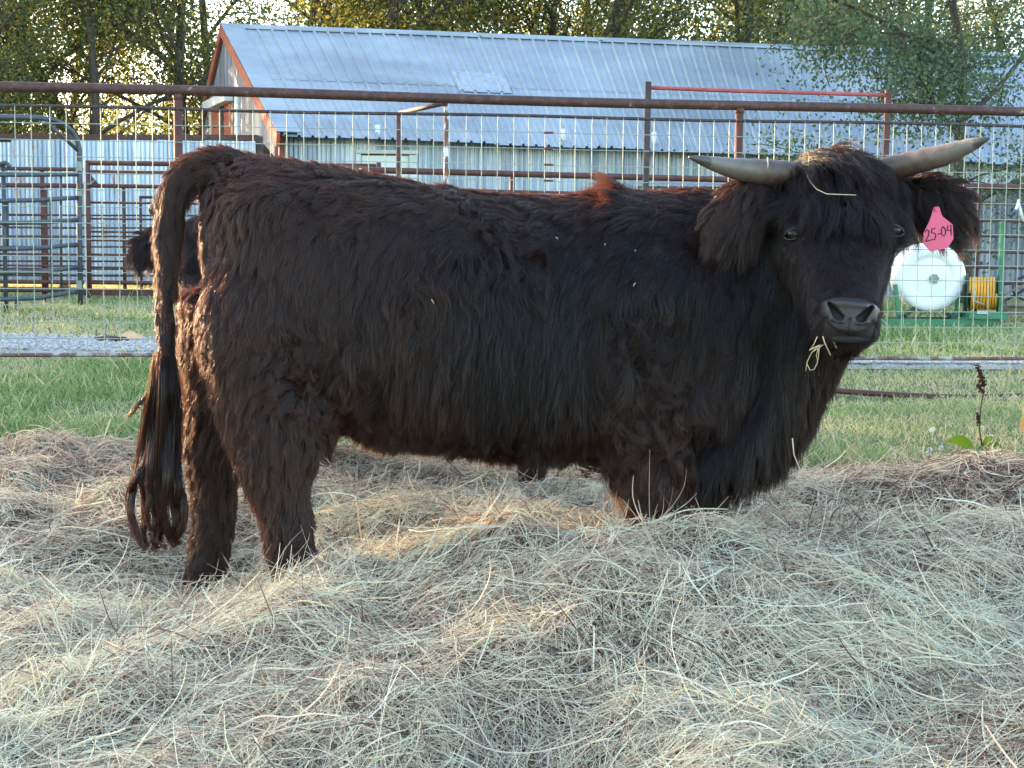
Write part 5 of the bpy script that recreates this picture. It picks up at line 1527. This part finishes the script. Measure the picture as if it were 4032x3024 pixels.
# tail switch: ropes of long wavy hair below the tail
def tail_locks():
    rg = np.random.default_rng(8)
    # (start px,py) -> waypoints
    locks = [[(600, 1560), (575, 1720), (560, 1880), (575, 2010), (560, 2110), (580, 2150)], [(620, 1560), (600, 1760), (590, 1900), (615, 2040), (600, 2130), (625, 2155)],
             [(650, 1560), (645, 1760), (640, 1930), (655, 2060), (680, 2140), (700, 2135)], [(675, 1560), (680, 1780), (670, 1920), (690, 2050), (675, 2120), (700, 2130)],
             [(690, 1560), (695, 1760), (700, 1900), (728, 1980), (718, 2080), (690, 2120)], [(590, 1600), (555, 1800), (530, 1900), (515, 2010), (540, 2120), (575, 2160)],
             [(640, 1560), (625, 1800), (620, 1940), (640, 2050), (625, 2130), (650, 2150)], [(612, 1580), (580, 1800), (535, 1880), (508, 1960), (520, 2060), (552, 2140)],
             [(660, 1560), (665, 1760), (660, 1900), (640, 2020), (665, 2100), (690, 2140)], [(605, 1570), (585, 1700), (575, 1830), (590, 1950), (575, 2040), (600, 2090)],
             [(680, 1560), (690, 1700), (692, 1820), (706, 1930), (700, 2020), (716, 2070)], [(640, 1390), (612, 1500), (590, 1540), (560, 1580), (530, 1610), (500, 1640)]]
    K = 14; out = []; rad = []; tn = []
    for li, lk in enumerate(locks):
        pts = np.array([list(Pc(px, py, rg.normal(.02, .02))) for px, py in ([(645 + (lk[0][0] - 645) * .5, 1380)] + lk if lk[0][1] > 1500 else lk)])
        tt = np.linspace(0, len(pts) - 1, K)
        crv = []
        for t in tt:
            i = min(int(t), len(pts) - 2); f = t - i
            p0, p1, p2, p3 = pts[max(i - 1, 0)], pts[i], pts[i + 1], pts[min(i + 2, len(pts) - 1)]
            crv.append(0.5 * ((2 * p1) + (-p0 + p2) * f + (2 * p0 - 5 * p1 + 4 * p2 - p3) * f * f + (-p0 + 3 * p1 - 3 * p2 + p3) * f ** 3))
        crv = np.array(crv)
        n = 130 if li < 11 else 50
        wide = np.concatenate([np.array([.007, .010, .0115, .0105, .009, .0075]), np.linspace(.006, .0026, 8)])
        if li == 11: wide = wide * .35
        off = rg.normal(0, 1, (n, 3)) * np.array([.7, .7, .35])
        Q = crv[None] + off[:, None] * wide[None, :, None] + rg.normal(0, .0012, (n, K, 3))
        Q = Q + (rg.normal(0, 1, (n, 1, 3)) * .006) * np.sin(np.linspace(0, 9, K)[None, :, None] + rg.random((n, 1, 1)) * 6) * np.linspace(0, 1, K)[None, :, None]
        u0 = rg.random(n) * 3.2; tt2 = u0[:, None] + (K - 1 - u0)[:, None] * np.linspace(0, 1, K)[None]; j0 = np.clip(tt2.astype(int), 0, K - 2); f2 = (tt2 - j0)[:, :, None]; ar2 = np.arange(n)[:, None]
        Q = Q[ar2, j0] * (1 - f2) + Q[ar2, j0 + 1] * f2
        out.append(Q); rad.append(np.tile(rg.uniform(.0005, .0009, n)[:, None] * np.concatenate([np.ones(9), np.linspace(1, .35, 5)])[None], 1)); tn.append(np.clip(rg.normal(.7, .2, n), 0, 1))
    return np.concatenate(out), np.concatenate(rad), np.concatenate(tn)
Q, R, tn = tail_locks()
tail_sw = hair('tail_switch', Q, R, M['fur'], bull_root, {'tone': tn})

# bits of straw caught on the bull
def straw(pts, r, label, name='straw_stem'):
    mb = MB(); mb.tube(pts, r, 6); o = mb.build(name, M['straw'], None, True); tag(o, label, 'straw'); return o
def on_face(lst, off=.03):
    res = []
    for px, py in lst:
        rr_ = ray(px, py).normalized(); loc, nn, ix, ds = bull['bvh'].ray_cast(CAM_POS, rr_)
        res.append((loc - rr_ * off) if loc is not None else Pd(px, py, 3.95))
    return res
straw(on_face([(3182, 600), (3186, 640), (3178, 690), (3190, 715), (3215, 745), (3255, 764), (3310, 766), (3370, 768)], .055), .0014, 'long bent straw stem lying across the forehead hair of the bull')
straw(on_face([(3172, 604), (3188, 632)], .06), .0012, 'short straw forked over the bent straw on the forehead')
straw([Pd(3022, 620, 4.02), Pd(3024, 645, 4.015), Pd(3021, 668, 4.02)], .0016, 'short straw hung over the base of the left-hand horn')
wisp = empty('hay_wisp', Pd(3230, 1350, 3.75)); tag(wisp, 'wisp of hay hanging from the mouth of the bull', 'hay')
for pts, r in (([(3218, 1325), (3205, 1355), (3188, 1380)], .0013), ([(3240, 1325), (3248, 1352), (3270, 1398)], .0018), ([(3273, 1318), (3282, 1345), (3293, 1370)], .0019), ([(3188, 1378), (3215, 1364), (3235, 1358)], .0016),
               ([(3222, 1362), (3196, 1388), (3178, 1425), (3172, 1462)], .0011), ([(3226, 1358), (3224, 1392), (3218, 1430), (3205, 1455), (3190, 1458), (3176, 1430)], .0012), ([(3200, 1384), (3222, 1372), (3252, 1350)], .0011), ([(3222, 1370), (3214, 1400), (3220, 1425)], .0009)):
    mb = MB(); mb.tube([Pd(px, py, 3.74 + .012 * i) for i, (px, py) in enumerate(pts)], r, 6); mb.build('straw', M['straw'], wisp, True)
straw([Pd(3120, 1725, 3.93), Pd(3126, 1790, 3.93), Pd(3150, 1850, 3.95), Pd(3175, 1900, 3.97)], .0016, 'single straw standing up in front of the brisket hair of the bull')
for i, (px, py, dx, dy) in enumerate(((2188, 935, 8, 8), (2502, 1115, -8, 12), (2500, 985, 2, 5), (1698, 1180, 10, 16), (2380, 960, 3, 6))):
    rr_ = ray(px, py).normalized(); loc, nn, ix, ds = bull['bvh'].ray_cast(CAM_POS, rr_)
    if loc is None: continue
    a_ = loc - rr_ * .055; b_ = a_ + (Pd(px + dx, py + dy, a_.y) - Pd(px, py, a_.y))
    o = straw([a_, (a_ + b_) / 2 + Vector((0, -.004, .003)), b_], .0012, 'tiny straw bit caught in the flank fur of the bull'); tag(o, group='straw bits in the flank fur')

# ------------------------------------------------------------------ other cattle
def copy_cattle(name, label, place, scale, mirror, rz, fur_m=None, skin_m=None, skip=(), cat='cow'):
    """a second animal of the same build; parts copied one by one, placed about the bull's base"""
    o = empty(name); tag(o, label, cat)
    src = bull_root
    base = src.location.copy()
    Mx = Matrix.Translation(place) @ Matrix.Rotation(rz, 4, 'Z') @ Matrix.Diagonal((-scale if mirror else scale, scale, scale, 1)) @ Matrix.Translation(-base)
    o.location = place
    inv = o.matrix_basis.inverted()
    for ch in src.children:
        if ch.name.split('.')[0] in skip: continue
        c = ch.copy(); COL.objects.link(c)
        w_ = Mx @ (Matrix.Translation(ch.location) if ch.name.startswith('eye') and not ch.name.startswith('eyelid') else Matrix.Identity(4))
        c.parent = o; c.matrix_parent_inverse = inv
        c.matrix_basis = w_
        nm = ch.name.split('.')[0]
        if fur_m and nm in ('fur', 'tail_switch'):
            c.material_slots[0].link = 'OBJECT'; c.material_slots[0].material = fur_m
        if skin_m and nm == 'body':
            c.material_slots[0].link = 'OBJECT'; c.material_slots[0].material = skin_m
    return o
# black cow behind the bull, mirrored: her head shows past the tail, a hind leg under the belly
hx = Pd(3330, 950, 4.0)
sc = 0.84
base = bull_root.location
d2 = 5.6
tx = Pd(815, 1050, d2)
cow = copy_cattle('black_cow', 'black shaggy cow mostly hidden behind the bull, her ear and muzzle beside his tail', Vector((tx.x + (hx.x - base.x) * sc, d2 - (hx.y - base.y) * sc, gz(d2))), sc, True, 0.0, skip=('ear_tag', 'horn'))
hm = horn_mesh([Pd(660, 870, d2 + .1), Pd(632, 845, d2 + .1), Pd(608, 825, d2 + .08), Pd(594, 812, d2 + .06)], [.034, .031, .026, .012])
link('horn', hm, M['horn'], cow)
# ginger cow outside the right border: only her tail switch comes into the picture
d3 = 5.9
tail_tip = Pc(560, 1950); tgt = Pd(4052, 1735, d3)
gc = copy_cattle('ginger_cow', 'ginger long-haired cow whose tail switch shows beside the hay', Vector((tgt.x - (tail_tip.x - base.x) * sc, d3 - (tail_tip.y - base.y) * sc, gz(d3))), sc, False, 0.0, M['ginger_fur'], M['ginger_skin'], skip=('ear_tag',))
